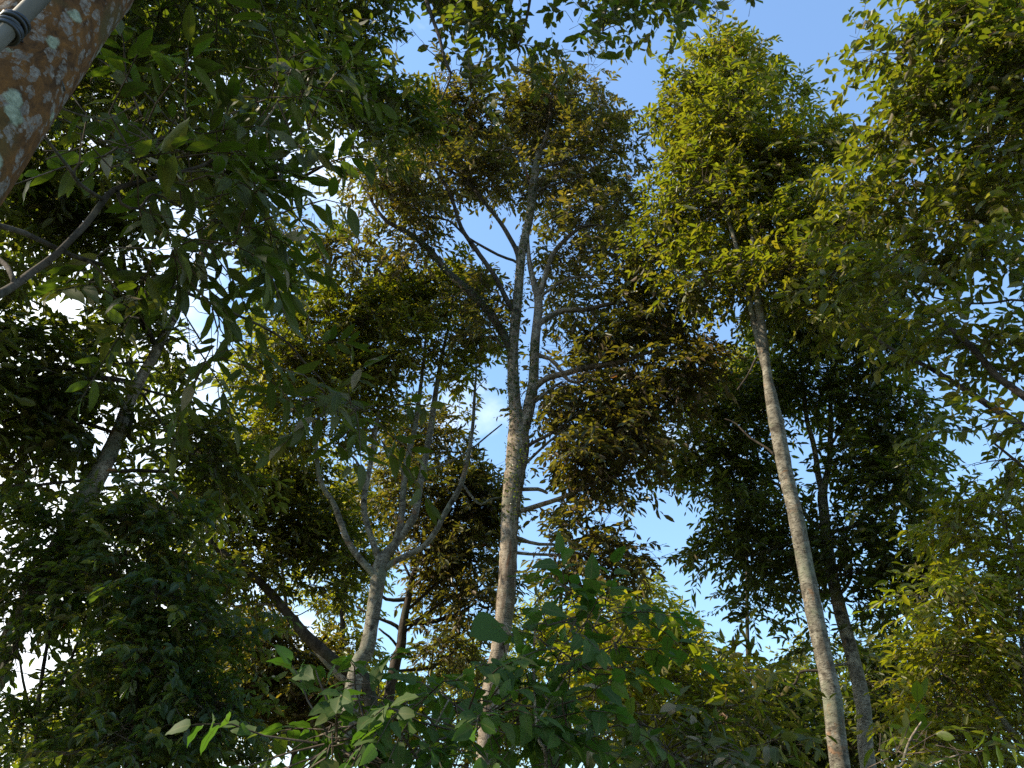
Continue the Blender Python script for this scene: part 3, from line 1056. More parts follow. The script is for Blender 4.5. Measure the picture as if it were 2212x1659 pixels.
# ---- the twin behind it
t = Tree('leaning_durian_tree', 'slimmer grey tree just right of the straight pale trunk, dark crown, forked high up', 'tree',
         foot(1871, 1657, 13), M['grey_bark'], M['dark'], 'tall orchard trees', D=13, leafL=.17, lpt=12, ratio=.32, clear_y=(860, 1700))
t.stem('trunk', [(1871, 1657, 33), (1862, 1526, 31), (1839, 1408, 29), (1815, 1308, 27), (1792, 1190, 24), (1782, 1106, 22), (1778, 1065, 20), (1785, 1030, 13), (1792, 1000, 12), (1793, 956, 11), (1795, 906, 10), (1793, 860, 8), (1800, 790, 5)], sides=16, step=.15, to_ground=True)
t.stem('stem', [(1776, 1060, 14), (1765, 1007, 12), (1755, 956, 11), (1745, 909, 10), (1738, 866, 9), (1730, 790, 5)])
for pts in [[(1793, 965, 6), (1798, 956, 6), (1818, 923, 5), (1835, 896, 4.5), (1872, 882, 3)], [(1787, 1160, 11), (1798, 1150, 10), (1832, 1140, 10), (1866, 1119, 9), (1889, 1104, 9), (1916, 1084, 7), (1966, 1077, 5)],
            [(1786, 1145, 12), (1775, 1140, 12), (1751, 1126, 10), (1738, 1109, 9), (1700, 1060, 7), (1650, 1030, 5)],
            [(1788, 1158, 7), (1775, 1156, 7), (1704, 1173, 6), (1657, 1190, 6), (1603, 1203, 5), (1560, 1210, 3)],
            [(1808, 1283, 8), (1798, 1281, 8), (1771, 1277, 7), (1724, 1281, 6), (1697, 1271, 5)], [(1812, 1285, 9), (1822, 1274, 8), (1839, 1247, 7), (1837, 1197, 5)],
            [(1843, 1432, 7), (1828, 1434, 7), (1795, 1439, 6)], [(1758, 980, 6), (1765, 973, 6), (1805, 963, 6), (1866, 961, 4)]]:
    t.stem('limb', pts, step=.2)
for a in [(1750, 740, 105, 75, 2.18), (1850, 690, 95, 75, 2.18), (1900, 800, 105, 80, 2.34), (1710, 850, 80, 75, 1.87), (1560, 880, 100, 78, 2.34), (1505, 985, 75, 70, 2.34), (1600, 1010, 95, 68, 2.18),
          (1960, 930, 85, 85, 2.34), (1860, 1010, 95, 70, 1.48), (1960, 1070, 95, 78, 2.34), (1880, 1180, 105, 66, 2.11), (1610, 1120, 95, 68, 2.18), (1545, 1180, 85, 36, 1.87), (1645, 1240, 90, 66, 2.18),
          (1900, 1280, 85, 66, 2.03), (1740, 1310, 50, 40, 0.78), (1610, 1310, 52, 36, 1.56), (1990, 1230, 75, 85, 2.18), (1720, 1180, 60, 70, 1.72), (1830, 900, 60, 50, 1.25), (1780, 1400, 40, 40, .8)]:
    t.mass(*a)
t.grow(5)

# ---- the many-stemmed tree left of the middle
t = Tree('many_stemmed_tree', 'tree left of the middle whose short grey trunk splays into five bare upright stems', 'tree',
         foot(768, 1476, 12.3), M['grey_bark'], M['olive'], 'tall orchard trees', D=12.3, leafL=.16, lpt=12)
t.stem('trunk', [(768, 1476, 35), (795, 1408, 32), (808, 1324, 30), (818, 1240, 32), (826, 1205, 28), (855, 1170, 17), (885, 1126, 17), (895, 1106, 16), (905, 1050, 15), (919, 983, 14), (932, 916, 13), (942, 849, 11), (952, 788, 9), (962, 738, 7), (973, 687, 5), (978, 630, 3)],
       sides=16, step=.15, to_ground=True)
for pts in [[(812, 1250, 19), (806, 1237, 17), (778, 1207, 15), (751, 1170, 14), (734, 1126, 13), (722, 1090, 12), (692, 1037, 11), (682, 963, 9), (676, 900, 5)],
            [(822, 1222, 19), (818, 1207, 17), (801, 1156, 14), (788, 1106, 13), (789, 1057, 13), (798, 1006, 11), (808, 956, 10), (818, 890, 6)],
            [(842, 1200, 16), (860, 1150, 14), (868, 1104, 14), (879, 1000, 12), (895, 923, 11), (906, 855, 9), (915, 788, 7), (920, 720, 4)],
            [(828, 1232, 16), (845, 1217, 14), (875, 1200, 13), (916, 1177, 12), (942, 1143, 12), (963, 1106, 12), (996, 1050, 11), (1010, 990, 9), (1020, 923, 8), (1026, 849, 6), (1030, 790, 3)]]:
    t.stem('stem', pts, step=.15, sides=12)
for pts in [[(910, 1018, 5), (922, 1015, 5), (969, 1000, 4.5), (1023, 966, 4), (1084, 916, 3)], [(904, 1052, 8), (902, 1047, 8), (879, 1013, 6), (862, 966, 4)],
            [(872, 1040, 6), (868, 1017, 6), (848, 990, 5), (825, 953, 4)], [(795, 1035, 6), (788, 1030, 6), (768, 993, 5), (734, 963, 4)],
            [(1003, 1050, 6), (1020, 1075, 5), (1040, 1090, 5), (1060, 1078, 4), (1080, 1075, 3)]]:
    t.stem('limb', pts, step=.2)
for a in [(830, 640, 95, 62, 2.8), (755, 690, 85, 65, 2.8), (945, 655, 75, 65, 2.8), (660, 690, 60, 60, 2.6), (880, 760, 100, 55, 2.4), (765, 790, 95, 65, 2.6), (645, 830, 75, 65, 2.4), (1020, 800, 50, 55, 1.3),
          (705, 920, 85, 50, 1.9), (575, 800, 55, 75, 2.4), (985, 730, 60, 50, 2.0), (830, 890, 60, 50, 1.3), (590, 920, 70, 45, 2.2), (1000, 620, 50, 40, 2), (850, 590, 60, 35, 1.8)]:
    t.mass(*a)
t.grow(6)

# ---- the dark candelabra tree behind it
t = Tree('spreading_tree', 'dark-stemmed tree behind the many-stemmed one, with limbs spreading out low like spokes', 'tree',
         foot(848, 1462, 16), M['dark_bark'], M['durian_brown'], 'trees of the second row', D=16, leafL=.17, lpt=12, clear=.5)
t.stem('trunk', [(848, 1462, 24), (863, 1402, 21), (868, 1358, 19), (882, 1294, 15), (895, 1240, 11), (909, 1193, 9), (925, 1110, 6), (940, 1030, 4)], sides=12, to_ground=True)
for pts in [[(866, 1350, 11), (902, 1346, 11), (942, 1341, 10), (983, 1329, 8), (1030, 1300, 5)], [(880, 1318, 7), (885, 1314, 7), (936, 1267, 6), (1016, 1213, 4)], [(872, 1350, 6), (902, 1338, 6), (963, 1297, 5), (1036, 1267, 4.5), (1057, 1233, 3)],
            [(889, 1291, 10), (862, 1296, 9), (835, 1294, 7), (800, 1270, 5)], [(865, 1361, 8), (845, 1345, 8), (821, 1338, 6), (770, 1310, 4)], [(857, 1395, 6), (840, 1375, 5), (818, 1358, 4)], [(870, 1370, 6), (930, 1320, 5), (1000, 1270, 4)],
            [(850, 1450, 6), (936, 1440, 6), (1003, 1388, 4)], [(890, 1255, 6), (860, 1190, 5), (840, 1120, 3)], [(900, 1220, 6), (960, 1150, 4.5), (1000, 1090, 3)]]:
    t.stem('limb', pts, step=.3)
for a in [(960, 950, 90, 65, 1.8), (1005, 1060, 65, 78, 2.8), (950, 1080, 55, 65, 2.6), (860, 1060, 65, 65, 1.6), (1000, 1200, 75, 66, 2.4), (930, 1240, 80, 70, 1.4), (1030, 1330, 50, 80, 2.0), (960, 1420, 75, 58, 2.0), (880, 1160, 60, 50, 1.4),
          (1040, 1130, 45, 60, 2.4), (850, 960, 50, 40, 1.6)]:
    t.mass(*a)
t.grow(7)

# ---- sunlit low tree behind the two
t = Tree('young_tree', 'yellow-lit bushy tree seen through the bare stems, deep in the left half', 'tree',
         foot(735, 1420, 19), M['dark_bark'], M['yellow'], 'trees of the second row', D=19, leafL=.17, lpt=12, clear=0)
t.stem('trunk', [(735, 1420, 12), (738, 1300, 11), (744, 1180, 9), (752, 1080, 5), (770, 1000, 3)], to_ground=True)
for a in [(740, 1070, 62, 65, 2.4), (800, 1110, 60, 60, 1.5), (840, 1020, 55, 50, 1.8), (700, 1160, 50, 50, 1.8), (720, 1300, 55, 80, 1.6), (760, 1400, 50, 60, 2), (790, 1230, 50, 60, 1.2)]:
    t.mass(*a)
t.grow(8)

# ---- the tree that leans to the left
t = Tree('crooked_tree', 'crooked mossy tree leaning far to the left behind the many-stemmed trunk', 'tree',
         foot(880, 1560, 14), M['brown_bark'], M['durian'], 'trees of the second row', D=14, leafL=.165, lpt=12, clear_y=(1165, 1700))
t.stem('trunk', [(800, 1500, 27), (743, 1442, 26), (700, 1405, 25), (660, 1370, 23), (620, 1325, 20), (575, 1275, 18), (530, 1232, 16), (480, 1195, 14), (455, 1173, 13), (448, 1130, 12), (447, 1080, 9), (455, 1000, 5)], sides=14, to_ground=True, bark=M['dark_bark'])
t.stem('limb', [(775, 1490, 16), (743, 1470, 15), (690, 1415, 13), (640, 1340, 11), (600, 1300, 10), (570, 1268, 9), (545, 1235, 7), (520, 1180, 4)])
t.stem('limb', [(632, 1335, 8), (600, 1310, 6), (560, 1305, 5), (500, 1310, 3)])
for a in [(560, 1000, 75, 58, 2.4), (490, 1070, 85, 58, 2.6), (615, 1090, 75, 80, 2.6), (680, 1180, 70, 75, 2.6), (565, 1190, 70, 60, 2.7), (440, 1190, 65, 56, 2.4), (560, 1290, 60, 40, 1.4), (500, 1250, 60, 50, 2), (650, 1010, 50, 50, 1.8), (690, 1260, 50, 40, 1.6)]:
    t.mass(*a)
t.grow(9)

# ---- slim stem in front of the dark foliage low on the left
t = Tree('slim_tree', 'very slim upright tree with brown foliage low down, left of the many-stemmed trunk', 'tree',
         foot(652, 1526, 16), M['dark_bark'], M['durian_brown'], 'trees of the second row', D=16, leafL=.16, lpt=12)
t.stem('trunk', [(652, 1526, 12), (632, 1408, 11), (622, 1358, 9), (612, 1257, 7), (604, 1190, 3)], to_ground=True)
for a in [(600, 1400, 75, 66, 2.8), (660, 1480, 70, 70, 2.8), (570, 1500, 80, 70, 2.8), (540, 1400, 60, 60, 2.4), (690, 1440, 50, 50, 2.0), (640, 1580, 80, 50, 2.6), (720, 1520, 60, 50, 2)]:
    t.mass(*a)
t.grow(10)

# ---- the left tree with the bent dark trunk, its crown over the upper left
t = Tree('bent_dark_tree', 'dark slanting tree on the left with level crooked limbs', 'tree',
         foot(45, 1345, 7.5), M['dark_bark'], M['dark'], 'tall orchard trees', D=7.5, leafL=.15, lpt=11, twigl=.45, clear_y=(570, 1065))
t.stem('trunk', [(45, 1345, 44), (97, 1240, 43), (195, 1050, 39), (218, 1007, 37), (242, 956, 33), (259, 916, 28), (279, 862, 25), (299, 822, 23), (323, 781, 21), (338, 755, 20), (396, 640, 18), (420, 590, 18), (440, 540, 16), (470, 440, 13), (505, 330, 10), (545, 220, 7), (590, 100, 4)],
       sides=16, step=.12, to_ground=True, bark=M['brown_bark'])
for pts in [[(300, 830, 13), (292, 828, 12), (242, 820, 12), (195, 815, 11), (148, 800, 9), (114, 790, 8), (74, 812, 5)],
            [(250, 940, 11), (242, 934, 9), (202, 919, 9), (151, 902, 9), (101, 891, 8), (50, 896, 7), (0, 913, 6), (-60, 930, 4)],
            [(300, 836, 7), (312, 842, 6), (363, 855, 6), (420, 870, 5), (470, 884, 4.5), (511, 902, 4), (531, 926, 3)],
            [(222, 1018, 10), (235, 1017, 9), (302, 1017, 8), (356, 1018, 8), (396, 997, 7), (433, 966, 5)],
            [(205, 1036, 9), (188, 1037, 8), (118, 1044, 7), (60, 1049, 7), (0, 1049, 6), (-60, 1040, 4)],
            [(326, 785, 6), (319, 783, 5), (279, 783, 5), (242, 788, 4.5), (215, 795, 3)],
            [(282, 885, 9), (288, 899, 9), (277, 925, 10), (280, 945, 8), (292, 955, 6)],
            [(296, 850, 7), (309, 852, 6), (329, 882, 6), (356, 923, 5), (376, 949, 4)],
            [(340, 752, 14), (300, 680, 13), (268, 580, 12), (262, 470, 12), (290, 360, 12), (343, 255, 12), (400, 180, 11), (470, 94, 9), (538, 60, 7), (620, 40, 4)],
            [(455, 490, 8), (520, 430, 7), (600, 390, 6), (690, 360, 4)], [(505, 330, 8), (590, 290, 7), (680, 230, 5), (760, 170, 3)]]:
    t.stem('limb', pts, step=.15)
for a in [(80, 800, 95, 65, 2.8), (60, 910, 90, 55, 2.8), (170, 870, 85, 58, 2.6), (60, 1000, 80, 48, 2.8), (150, 970, 70, 45, 2.4), (420, 950, 92, 46, 3), (480, 1000, 75, 46, 3), (350, 1055, 85, 46, 2.6),
          (280, 720, 85, 55, 2.3), (400, 740, 92, 60, 2.5), (555, 660, 75, 55, 2.8), (620, 560, 72, 66, 2.8), (660, 420, 60, 60, 2.0), (470, 750, 70, 50, 1.8), (520, 750, 65, 55, 2.4), (60, 430, 70, 40, 2.6), (130, 500, 80, 50, 2.4), (160, 410, 80, 60, 2.4), (240, 480, 70, 55, 2.2), (90, 380, 60, 50, 2.2), (40, 590, 60, 25, 1.8), (30, 640, 45, 40, 1.6),
          (600, 480, 60, 50, 2.6), (240, 560, 60, 50, 1.8), (130, 780, 80, 40, 2.2), (230, 640, 50, 50, 1.6), (30, 720, 50, 40, 2.2), (90, 460, 60, 40, 1.6)]:
    t.mass(*a)
for a in [(400, 60, 125, 78, 1.7), (560, 60, 115, 85, 1.8), (700, 80, 105, 95, 1.9), (760, 200, 100, 95, 2.0), (640, 250, 95, 95, 1.6), (500, 180, 105, 85, 1.5), (330, 160, 85, 75, 1.3), (740, 330, 92, 78, 3), (690, 400, 75, 70, 2.8),
          (300, 40, 60, 50, 2.2), (860, 250, 60, 60, 2.4), (800, 60, 60, 60, 2.2), (560, -90, 260, 80, 2.2), (500, 330, 80, 60, 2.2), (280, 300, 70, 60, 2)]:
    t.mass(*a, 6.8)
for a in [(300, 330, 120, 70, 1.7), (430, 300, 110, 80, 1.8), (560, 400, 110, 90, 2.0), (400, 430, 110, 70, 1.8), (660, 330, 80, 80, 1.8), (640, 480, 70, 60, 1.8), (560, 290, 90, 70, 1.5), (290, 480, 90, 60, 1.8), (480, 560, 80, 60, 1.6), (360, 620, 80, 60, 2.0), (200, 240, 80, 60, 2.2), (180, 330, 70, 60, 2.0),
          (90, 380, 80, 50, 1.8), (60, 450, 70, 35, 2.0), (250, 180, 60, 60, 2.2), (520, 640, 70, 40, 1.2)]:
    t.mass(*a, 7.2)
for a in [(-130, 350, 110, 120, 1.6), (-260, 150, 150, 140, 1.6), (-330, 420, 120, 150, 1.4), (-120, 620, 80, 90, 1.2), (-200, 850, 90, 130, 1.2), (60, -140, 200, 90, 1.6)]:  # crown masses out of view, added to shade the near leaves
    t.mass(*a, 6.)
for c_, r_, cv in [((-4.6, 2.2, 7.9), 1.6, 1.6), ((-6.2, 3.2, 8.6), 1.7, 1.5), ((-4.8, 4.2, 8.2), 1.5, 1.4), ((-3.4, 1.6, 6.8), 1.1, 1.4), ((-6.5, 5.6, 6.5), 1.6, 1.3), ((-6.8, 4.4, 4.6), 1.2, 1.2), ((-3.6, 3., 8.6), 1.3, 1.4)]:  # more unseen clumps, placed across the sun's path for shade
    t.mass_at(c_, r_, cv)
t.grow(12)

# ---- far right tree, its trunk outside the frame, limbs reaching in
t = Tree('reaching_tree', 'tree at the right edge whose thick limbs reach in from outside', 'tree',
         foot(2460, 1500, 8), M['dark_bark'], M['durian'], 'tall orchard trees', D=8, leafL=.165, lpt=10, ratio=.40, clear=.4)
t.stem('trunk', [(2460, 1500, 50), (2420, 1200, 46), (2400, 1080, 42), (2370, 900, 34), (2345, 700, 28), (2320, 500, 22), (2300, 300, 16), (2280, 120, 10), (2260, -60, 5)], to_ground=True, sides=14)
for pts in [[(2390, 1010, 21.8), (2290, 915, 19.5), (2212, 855, 17.2), (2154, 815, 14.8), (2107, 761, 14.0), (2057, 711, 11.7), (2007, 671, 8.6), (1960, 610, 5.5), (1930, 540, 3.1)],
            [(2398, 1060, 20.3), (2300, 985, 17.9), (2195, 913, 15.6), (2134, 872, 14.0), (2074, 835, 11.7), (2007, 795, 10.1), (1939, 761, 7.8), (1889, 728, 5.5), (1840, 680, 3.1)],
            [(2290, 190, 10), (2212, 139, 8), (2141, 144, 7), (2074, 136, 6), (2007, 129, 4.5), (1939, 121, 3)],
            [(2300, 270, 10), (2212, 220, 8), (2158, 225, 7), (2107, 235, 6), (2057, 247, 5), (2007, 257, 3)],
            [(2345, 700, 7), (2212, 649, 5), (2141, 655, 5), (2074, 654, 4), (2013, 642, 3)],
            [(2330, 560, 10), (2212, 520, 7), (2120, 480, 6), (2040, 440, 4)],
            [(2405, 1120, 12), (2300, 1080, 9), (2212, 1010, 7), (2150, 960, 5)]]:
    t.stem('limb', pts, step=.15)
for a in [(2080, 60, 150, 75, 2.6), (1970, 130, 100, 75, 1.9), (2160, 180, 110, 95, 2.8), (2010, 240, 95, 75, 2.2), (1930, 290, 62, 55, 1.4), (2130, 340, 110, 85, 2.8), (1985, 390, 75, 65, 1.8),
          (2150, 460, 95, 58, 2.2), (1995, 570, 62, 60, 1.7), (1890, 590, 75, 65, 1.8), (2110, 560, 80, 30, 1.2), (2080, 740, 110, 60, 2.0), (2180, 770, 50, 60, 1.6), (2130, 930, 75, 40, 1.6), (2185, 990, 45, 70, 1.8), (2110, 1010, 35, 30, 1.0),
          (1870, 450, 75, 55, 1.6), (1960, 690, 70, 50, 1.4), (1850, 370, 40, 45, 1.2), (2260, 600, 60, 200, 1.4), (2260, 150, 60, 150, 1.6), (1880, 80, 40, 40, .6), (2160, -70, 150, 70, 1.8)]:
    t.mass(*a)
t.grow(13)

# ---- sunlit tree low on the right edge
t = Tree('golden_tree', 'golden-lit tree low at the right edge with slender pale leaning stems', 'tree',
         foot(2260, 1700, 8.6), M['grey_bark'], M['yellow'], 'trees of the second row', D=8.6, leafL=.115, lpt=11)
t.stem('trunk', [(2250, 1680, 17), (2212, 1620, 15), (2185, 1580, 14), (2150, 1530, 11), (2120, 1470, 9), (2095, 1380, 6), (2080, 1280, 4)], to_ground=True)
t.stem('stem', [(2225, 1640, 10), (2215, 1500, 9), (2205, 1350, 8), (2198, 1230, 6), (2172, 1140, 4.5), (2158, 1090, 3)])
t.stem('limb', [(2150, 1530, 7), (2080, 1490, 5), (2020, 1440, 3)])
for a in [(2130, 1150, 75, 90, 2.0), (2180, 1270, 75, 85, 2.6), (2080, 1300, 62, 75, 2.2), (2100, 1430, 85, 75, 2.6), (2175, 1560, 75, 90, 2.2), (2025, 1500, 55, 75, 2.0), (2010, 1620, 62, 55, 2.0), (2120, 1610, 60, 50, 2.2), (2180, 1100, 50, 50, 1.5), (2190, 1400, 50, 60, 2.2)]:
    t.mass(*a)
t.grow(14)

# ---- dark tree between the twin trunks and the golden tree
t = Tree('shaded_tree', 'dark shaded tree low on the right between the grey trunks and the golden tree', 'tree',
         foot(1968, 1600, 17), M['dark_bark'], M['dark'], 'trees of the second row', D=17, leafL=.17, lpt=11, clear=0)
t.stem('trunk', [(1975, 1600, 14), (1978, 1500, 12), (1980, 1400, 8), (1985, 1330, 4)], to_ground=True)
for a in [(1960, 1420, 80, 70, 2.8), (1900, 1530, 75, 75, 2.8), (1960, 1560, 80, 60, 2.8), (1880, 1420, 60, 60, 2.2), (1700, 1560, 70, 60, 2.6), (1640, 1500, 60, 50, 2.2), (1760, 1620, 60, 50, 2.6), (1680, 1640, 90, 40, 2.6), (1850, 1620, 70, 50, 2.6)]:
    t.mass(*a)
t.grow(15)

# ---- distant trees in the sun
for k, (px, top, D, label, ms) in enumerate([
    (1400, 1260, 24, 'distant pale-lit tree top against the blue gap, right of the forked trunk', [(1395, 1290, 55, 42, 2.2), (1440, 1345, 60, 45, 2.4), (1370, 1360, 50, 45, 2.2), (1420, 1420, 90, 60, 2.4), (1490, 1400, 50, 40, 1.6)]),
    (1728, 1400, 24, 'distant pale tree top peeping out left of the straight grey trunk', [(1728, 1430, 34, 40, 1.8), (1700, 1490, 55, 45, 2.2), (1760, 1500, 45, 50, 2.4), (1590, 1520, 70, 50, 2.4)]),
    (1612, 760, 20, 'bright yellow-green crown behind the straight grey trunk', [(1608, 775, 40, 45, 2.4), (1590, 830, 50, 40, 2.2), (1640, 830, 50, 50, 2.2)]),
    (1010, 1420, 23, 'distant leafy tree behind the lower part of the forked trunk', [(1020, 1450, 70, 60, 2.2), (1130, 1470, 90, 70, 2.6), (900, 1520, 110, 50, 2.6), (1080, 1560, 120, 60, 2.6), (780, 1560, 90, 50, 2.4), (1170, 1330, 70, 60, 2.2), (1250, 1390, 70, 60, 2.4)]),
    (300, 1300, 21, 'distant tree glowing yellow-green through the thicket at lower left', [(240, 1290, 120, 90, 1.8), (330, 1420, 120, 90, 2.0), (420, 1540, 120, 80, 2.2), (220, 1560, 120, 80, 2.0), (90, 1620, 90, 50, 1.8), (480, 1400, 70, 70, 2)]),
    (1560, 1500, 27, 'far hazy tree standing behind the sunlit branches at lower right', [(1520, 1560, 120, 70, 2.4), (1400, 1580, 110, 60, 2.4), (1330, 1500, 80, 60, 2.2), (1800, 1580, 90, 70, 2.4), (2060, 1560, 110, 90, 2.2), (1640, 1600, 90, 60, 2.4)]),
]):
    t = Tree('background_tree', label, 'tree', foot(px, 1600, D), M['dark_bark'], M['yellow'], 'trees in the background', D=D, clear=0, leafL=.19, lpt=11, clump=.8, twigl=.6)
    t.stem('trunk', [(px, 1600, 11), (px + 4, 1480, 9), (px + 2, (1480 + top) / 2 if top > 1000 else 1200, 7), (px, top + 30, 3)], to_ground=True, step=.4)
    for a in ms:
        t.mass(*a)
    t.grow(40 + k)

# ---- small-leaved trees at lower left
for k, (px, D, label, stems, ms) in enumerate([
    (70, 7.2, 'small-leaved bushy tree at the left edge, thin dark stems showing',
     [[(70, 1640, 10), (82, 1540, 9), (95, 1440, 8), (110, 1350, 6), (130, 1240, 4)], [(88, 1560, 8), (130, 1480, 6), (170, 1380, 5), (200, 1280, 3)], [(78, 1590, 7), (50, 1470, 5), (30, 1350, 3)]],
     [(70, 1150, 95, 55, 2.2), (40, 1260, 70, 65, 2.4), (150, 1210, 90, 55, 2.4), (30, 1400, 55, 60, 1.8), (160, 1320, 80, 60, 2.0), (40, 1560, 70, 55, 2.4), (160, 1480, 80, 66, 2.4), (110, 1620, 110, 40, 2.6), (190, 1560, 70, 60, 2.2)]),
    (300, 6.6, 'dense dark-green small-leaved tree at lower left with glossy drooping tips',
     [[(300, 1650, 12), (296, 1540, 11), (290, 1420, 9), (280, 1300, 7), (270, 1180, 4)], [(296, 1550, 8), (350, 1450, 7), (400, 1350, 5), (430, 1280, 3)], [(293, 1480, 7), (240, 1380, 5), (210, 1280, 3)]],
     [(250, 1130, 100, 52, 2.4), (350, 1160, 80, 55, 2.2), (270, 1250, 110, 75, 2.6), (390, 1290, 85, 70, 2.6), (260, 1390, 95, 75, 2.4), (400, 1420, 95, 75, 2.7), (330, 1520, 110, 75, 2.7), (450, 1540, 80, 70, 2.6), (270, 1620, 110, 50, 2.6), (420, 1630, 110, 40, 2.6), (480, 1360, 50, 45, 2.2)]),
]):
    t = Tree('thicket_tree', label, 'tree', foot(px, 1640, D), M['dark_bark'], M['small'], 'small-leaved trees at lower left', D=D, clear=.25, leafL=.085, lpt=12, ratio=.42, twigl=.34, clump=.42, droop=.45)
    for i, s in enumerate(stems):
        t.stem('trunk' if i == 0 else 'stem', s, to_ground=(i == 0))
    for a in ms:
        t.mass(*a)
    t.grow(60 + k)

# ---- low sunlit tree in the lower middle right
t = Tree('low_branching_tree', 'low tree with level pale branches and sunlit yellow leaves, just right of the forked trunk', 'tree',
         foot(1393, 1640, 7.6), M['brown_bark'], M['yellow'], None, D=7.6, leafL=.15, lpt=10, twigl=.42, clump=.45)
t.stem('trunk', [(1393, 1623, 12), (1388, 1580, 11), (1383, 1545, 9), (1372, 1490, 6), (1360, 1420, 3)], to_ground=True)
for pts in [[(1385, 1556, 8), (1339, 1563, 7), (1258, 1550, 6), (1205, 1560, 5), (1151, 1566, 3)], [(1388, 1560, 7), (1450, 1540, 6), (1540, 1530, 4.5), (1610, 1520, 3)], [(1380, 1530, 6), (1440, 1480, 5), (1510, 1440, 3)], [(1378, 1520, 6), (1320, 1470, 5), (1260, 1440, 3)]]:
    t.stem('limb', pts, step=.12)
for a in [(1330, 1430, 95, 48, 2.2), (1445, 1440, 95, 50, 2.2), (1540, 1480, 62, 52, 1.8), (1275, 1510, 80, 42, 2.0), (1440, 1530, 105, 45, 1.7), (1560, 1560, 70, 45, 1.6), (1380, 1380, 60, 34, 1.4), (1300, 1350, 60, 40, 1.4)]:
    t.mass(*a)
t.grow(70)
t = Tree('sprawling_sapling', 'thin sapling with bare pale twigs left of the foot of the straight grey trunk', 'tree',
         foot(1570, 1640, 8.5), M['brown_bark'], M['durian'], None, D=8.5, leafL=.15, lpt=10, twigl=.42, clump=.45)
t.stem('trunk', [(1572, 1630, 9), (1560, 1570, 8), (1553, 1539, 8), (1519, 1509, 6), (1469, 1492, 4)], to_ground=True)
t.stem('limb', [(1553, 1539, 6), (1600, 1560, 5), (1680, 1600, 3)])
t.stem('limb', [(1560, 1570, 5), (1600, 1500, 4), (1640, 1440, 3)])
for a in [(1600, 1420, 55, 26, 1.0), (1560, 1460, 70, 40, 1.8), (1620, 1530, 75, 50, 1.8), (1540, 1600, 90, 45, 1.8), (1680, 1600, 70, 45, 1.6), (1500, 1510, 60, 40, 1.2)]:
    t.mass(*a)
t.grow(71)

# ---- branches hanging in from above
oh = np.array((3.2, -1.6, 0.))
t = Tree('overhanging_tree', 'tree overhead, its drooping dark-leaved branches hanging in from the top edge', 'tree',
         oh, M['dark_bark'], M['dark'], 'tall orchard trees', D=5, leafL=.165, lpt=9, ratio=.42, twigl=.4, clump=.34)
top = [(oh[0], oh[1], -.1, .17), (3.15, -1.4, 2.5, .15), (3.0, -1.1, 5.5, .12), (2.8, -.6, 8.5, .09), (2.6, -.2, 11., .05)]
t.stem('trunk', None, world=top, sides=14)


def arch(a, pts, D):
    q = t.path(pts, D)
    return np.vstack([np.array(a)[None], q])


for pts in [[(905, -140, 12), (915, -40, 10), (922, 0, 9), (936, 44, 8), (949, 81, 7.5), (959, 124, 6.5), (973, 158, 5.5), (966, 185, 4), (953, 215, 3)],
            [(1160, -140, 11), (1150, -40, 8), (1140, 30, 6), (1120, 100, 4)], [(1330, -130, 11), (1320, -40, 8), (1312, 0, 6), (1302, 67, 3.5)], [(1520, -130, 9), (1510, -50, 7), (1500, 0, 4)]]:
    a0 = (2.95, -1.0, 6.3 + rng.uniform(0, 1.5), .06)
    mid = P(pts[0][0], pts[0][1], 5.) * .5 + np.array(a0[:3]) * .5 + np.array((0, 0, 1.0))
    w_ = np.vstack([np.array(a0), np.array((*mid, .045)), t.path(pts, 5.)])
    t.stem('limb', None, world=w_, step=.15, sides=8)
for a in [(865, 90, 45, 55, 0.27), (955, 120, 55, 55, 0.54), (1060, 55, 75, 62, 1.14), (1140, 95, 52, 62, 1.02), (1105, 160, 45, 26, 0.72), (1265, 40, 62, 45, 1.20), (1355, 60, 55, 45, 1.02), (1265, 120, 50, 36, 0.48), (1440, 22, 58, 28, 1.08), (1545, 6, 55, 20, 0.96), (1612, 6, 28, 18, 0.60),
          (1010, 170, 50, 36, 0.84), (1040, -60, 160, 60, 2), (1400, -70, 200, 60, 2)]:
    t.mass(*a)
t.grow(80)

# ---- the lichen covered trunk close by at the top left, with its low leafy branches
LD = 1.36
lp = P(56, 123, LD)
LR = 106 * depth(lp) / FPX
base = np.array((lp[0], lp[1], 0.))
t = Tree('lichen_tree', 'close orange-brown trunk with pale lichen patches in the top left corner', 'tree',
         base, M['lichen'], M['near'], None, D=2.9, leafL=.155, lpt=9, ratio=.29, hi=True, twigl=.34, clump=.3, droop=.46, prune=True, clear=.0)
t.stem('trunk', None, world=[(base[0] - .03, base[1], -.1, LR * 1.35), (base[0] - .02, base[1], 1.2, LR * 1.12), (lp[0] - .005, lp[1], lp[2] - .8, LR * 1.03), (lp[0], lp[1], lp[2], LR), (lp[0], lp[1], lp[2] + 1., LR * .97),
                              (lp[0] - .03, lp[1] - .02, lp[2] + 3, LR * .8), (lp[0] - .1, lp[1] - .05, lp[2] + 6, LR * .5), (lp[0] - .1, lp[1] - .1, lp[2] + 9, LR * .15)], sides=64, step=.05, rough=.03)
TRUNK = t
t.skel = []


def from_trunk(z, first):
    d = unit((np.asarray(first[:2]) - lp[:2])[None])[0]
    return (lp[0] + d[0] * LR * .6, lp[1] + d[1] * LR * .6, z)


def lich_limb(pts, z, r0, name='limb', bark=M['dark_bark']):
    q = t.path(pts)
    s = from_trunk(z, q[0])
    w_ = np.vstack([np.array((*s, r0)), q])
    return t.stem(name, None, world=w_, step=.05, sides=10, bark=bark)


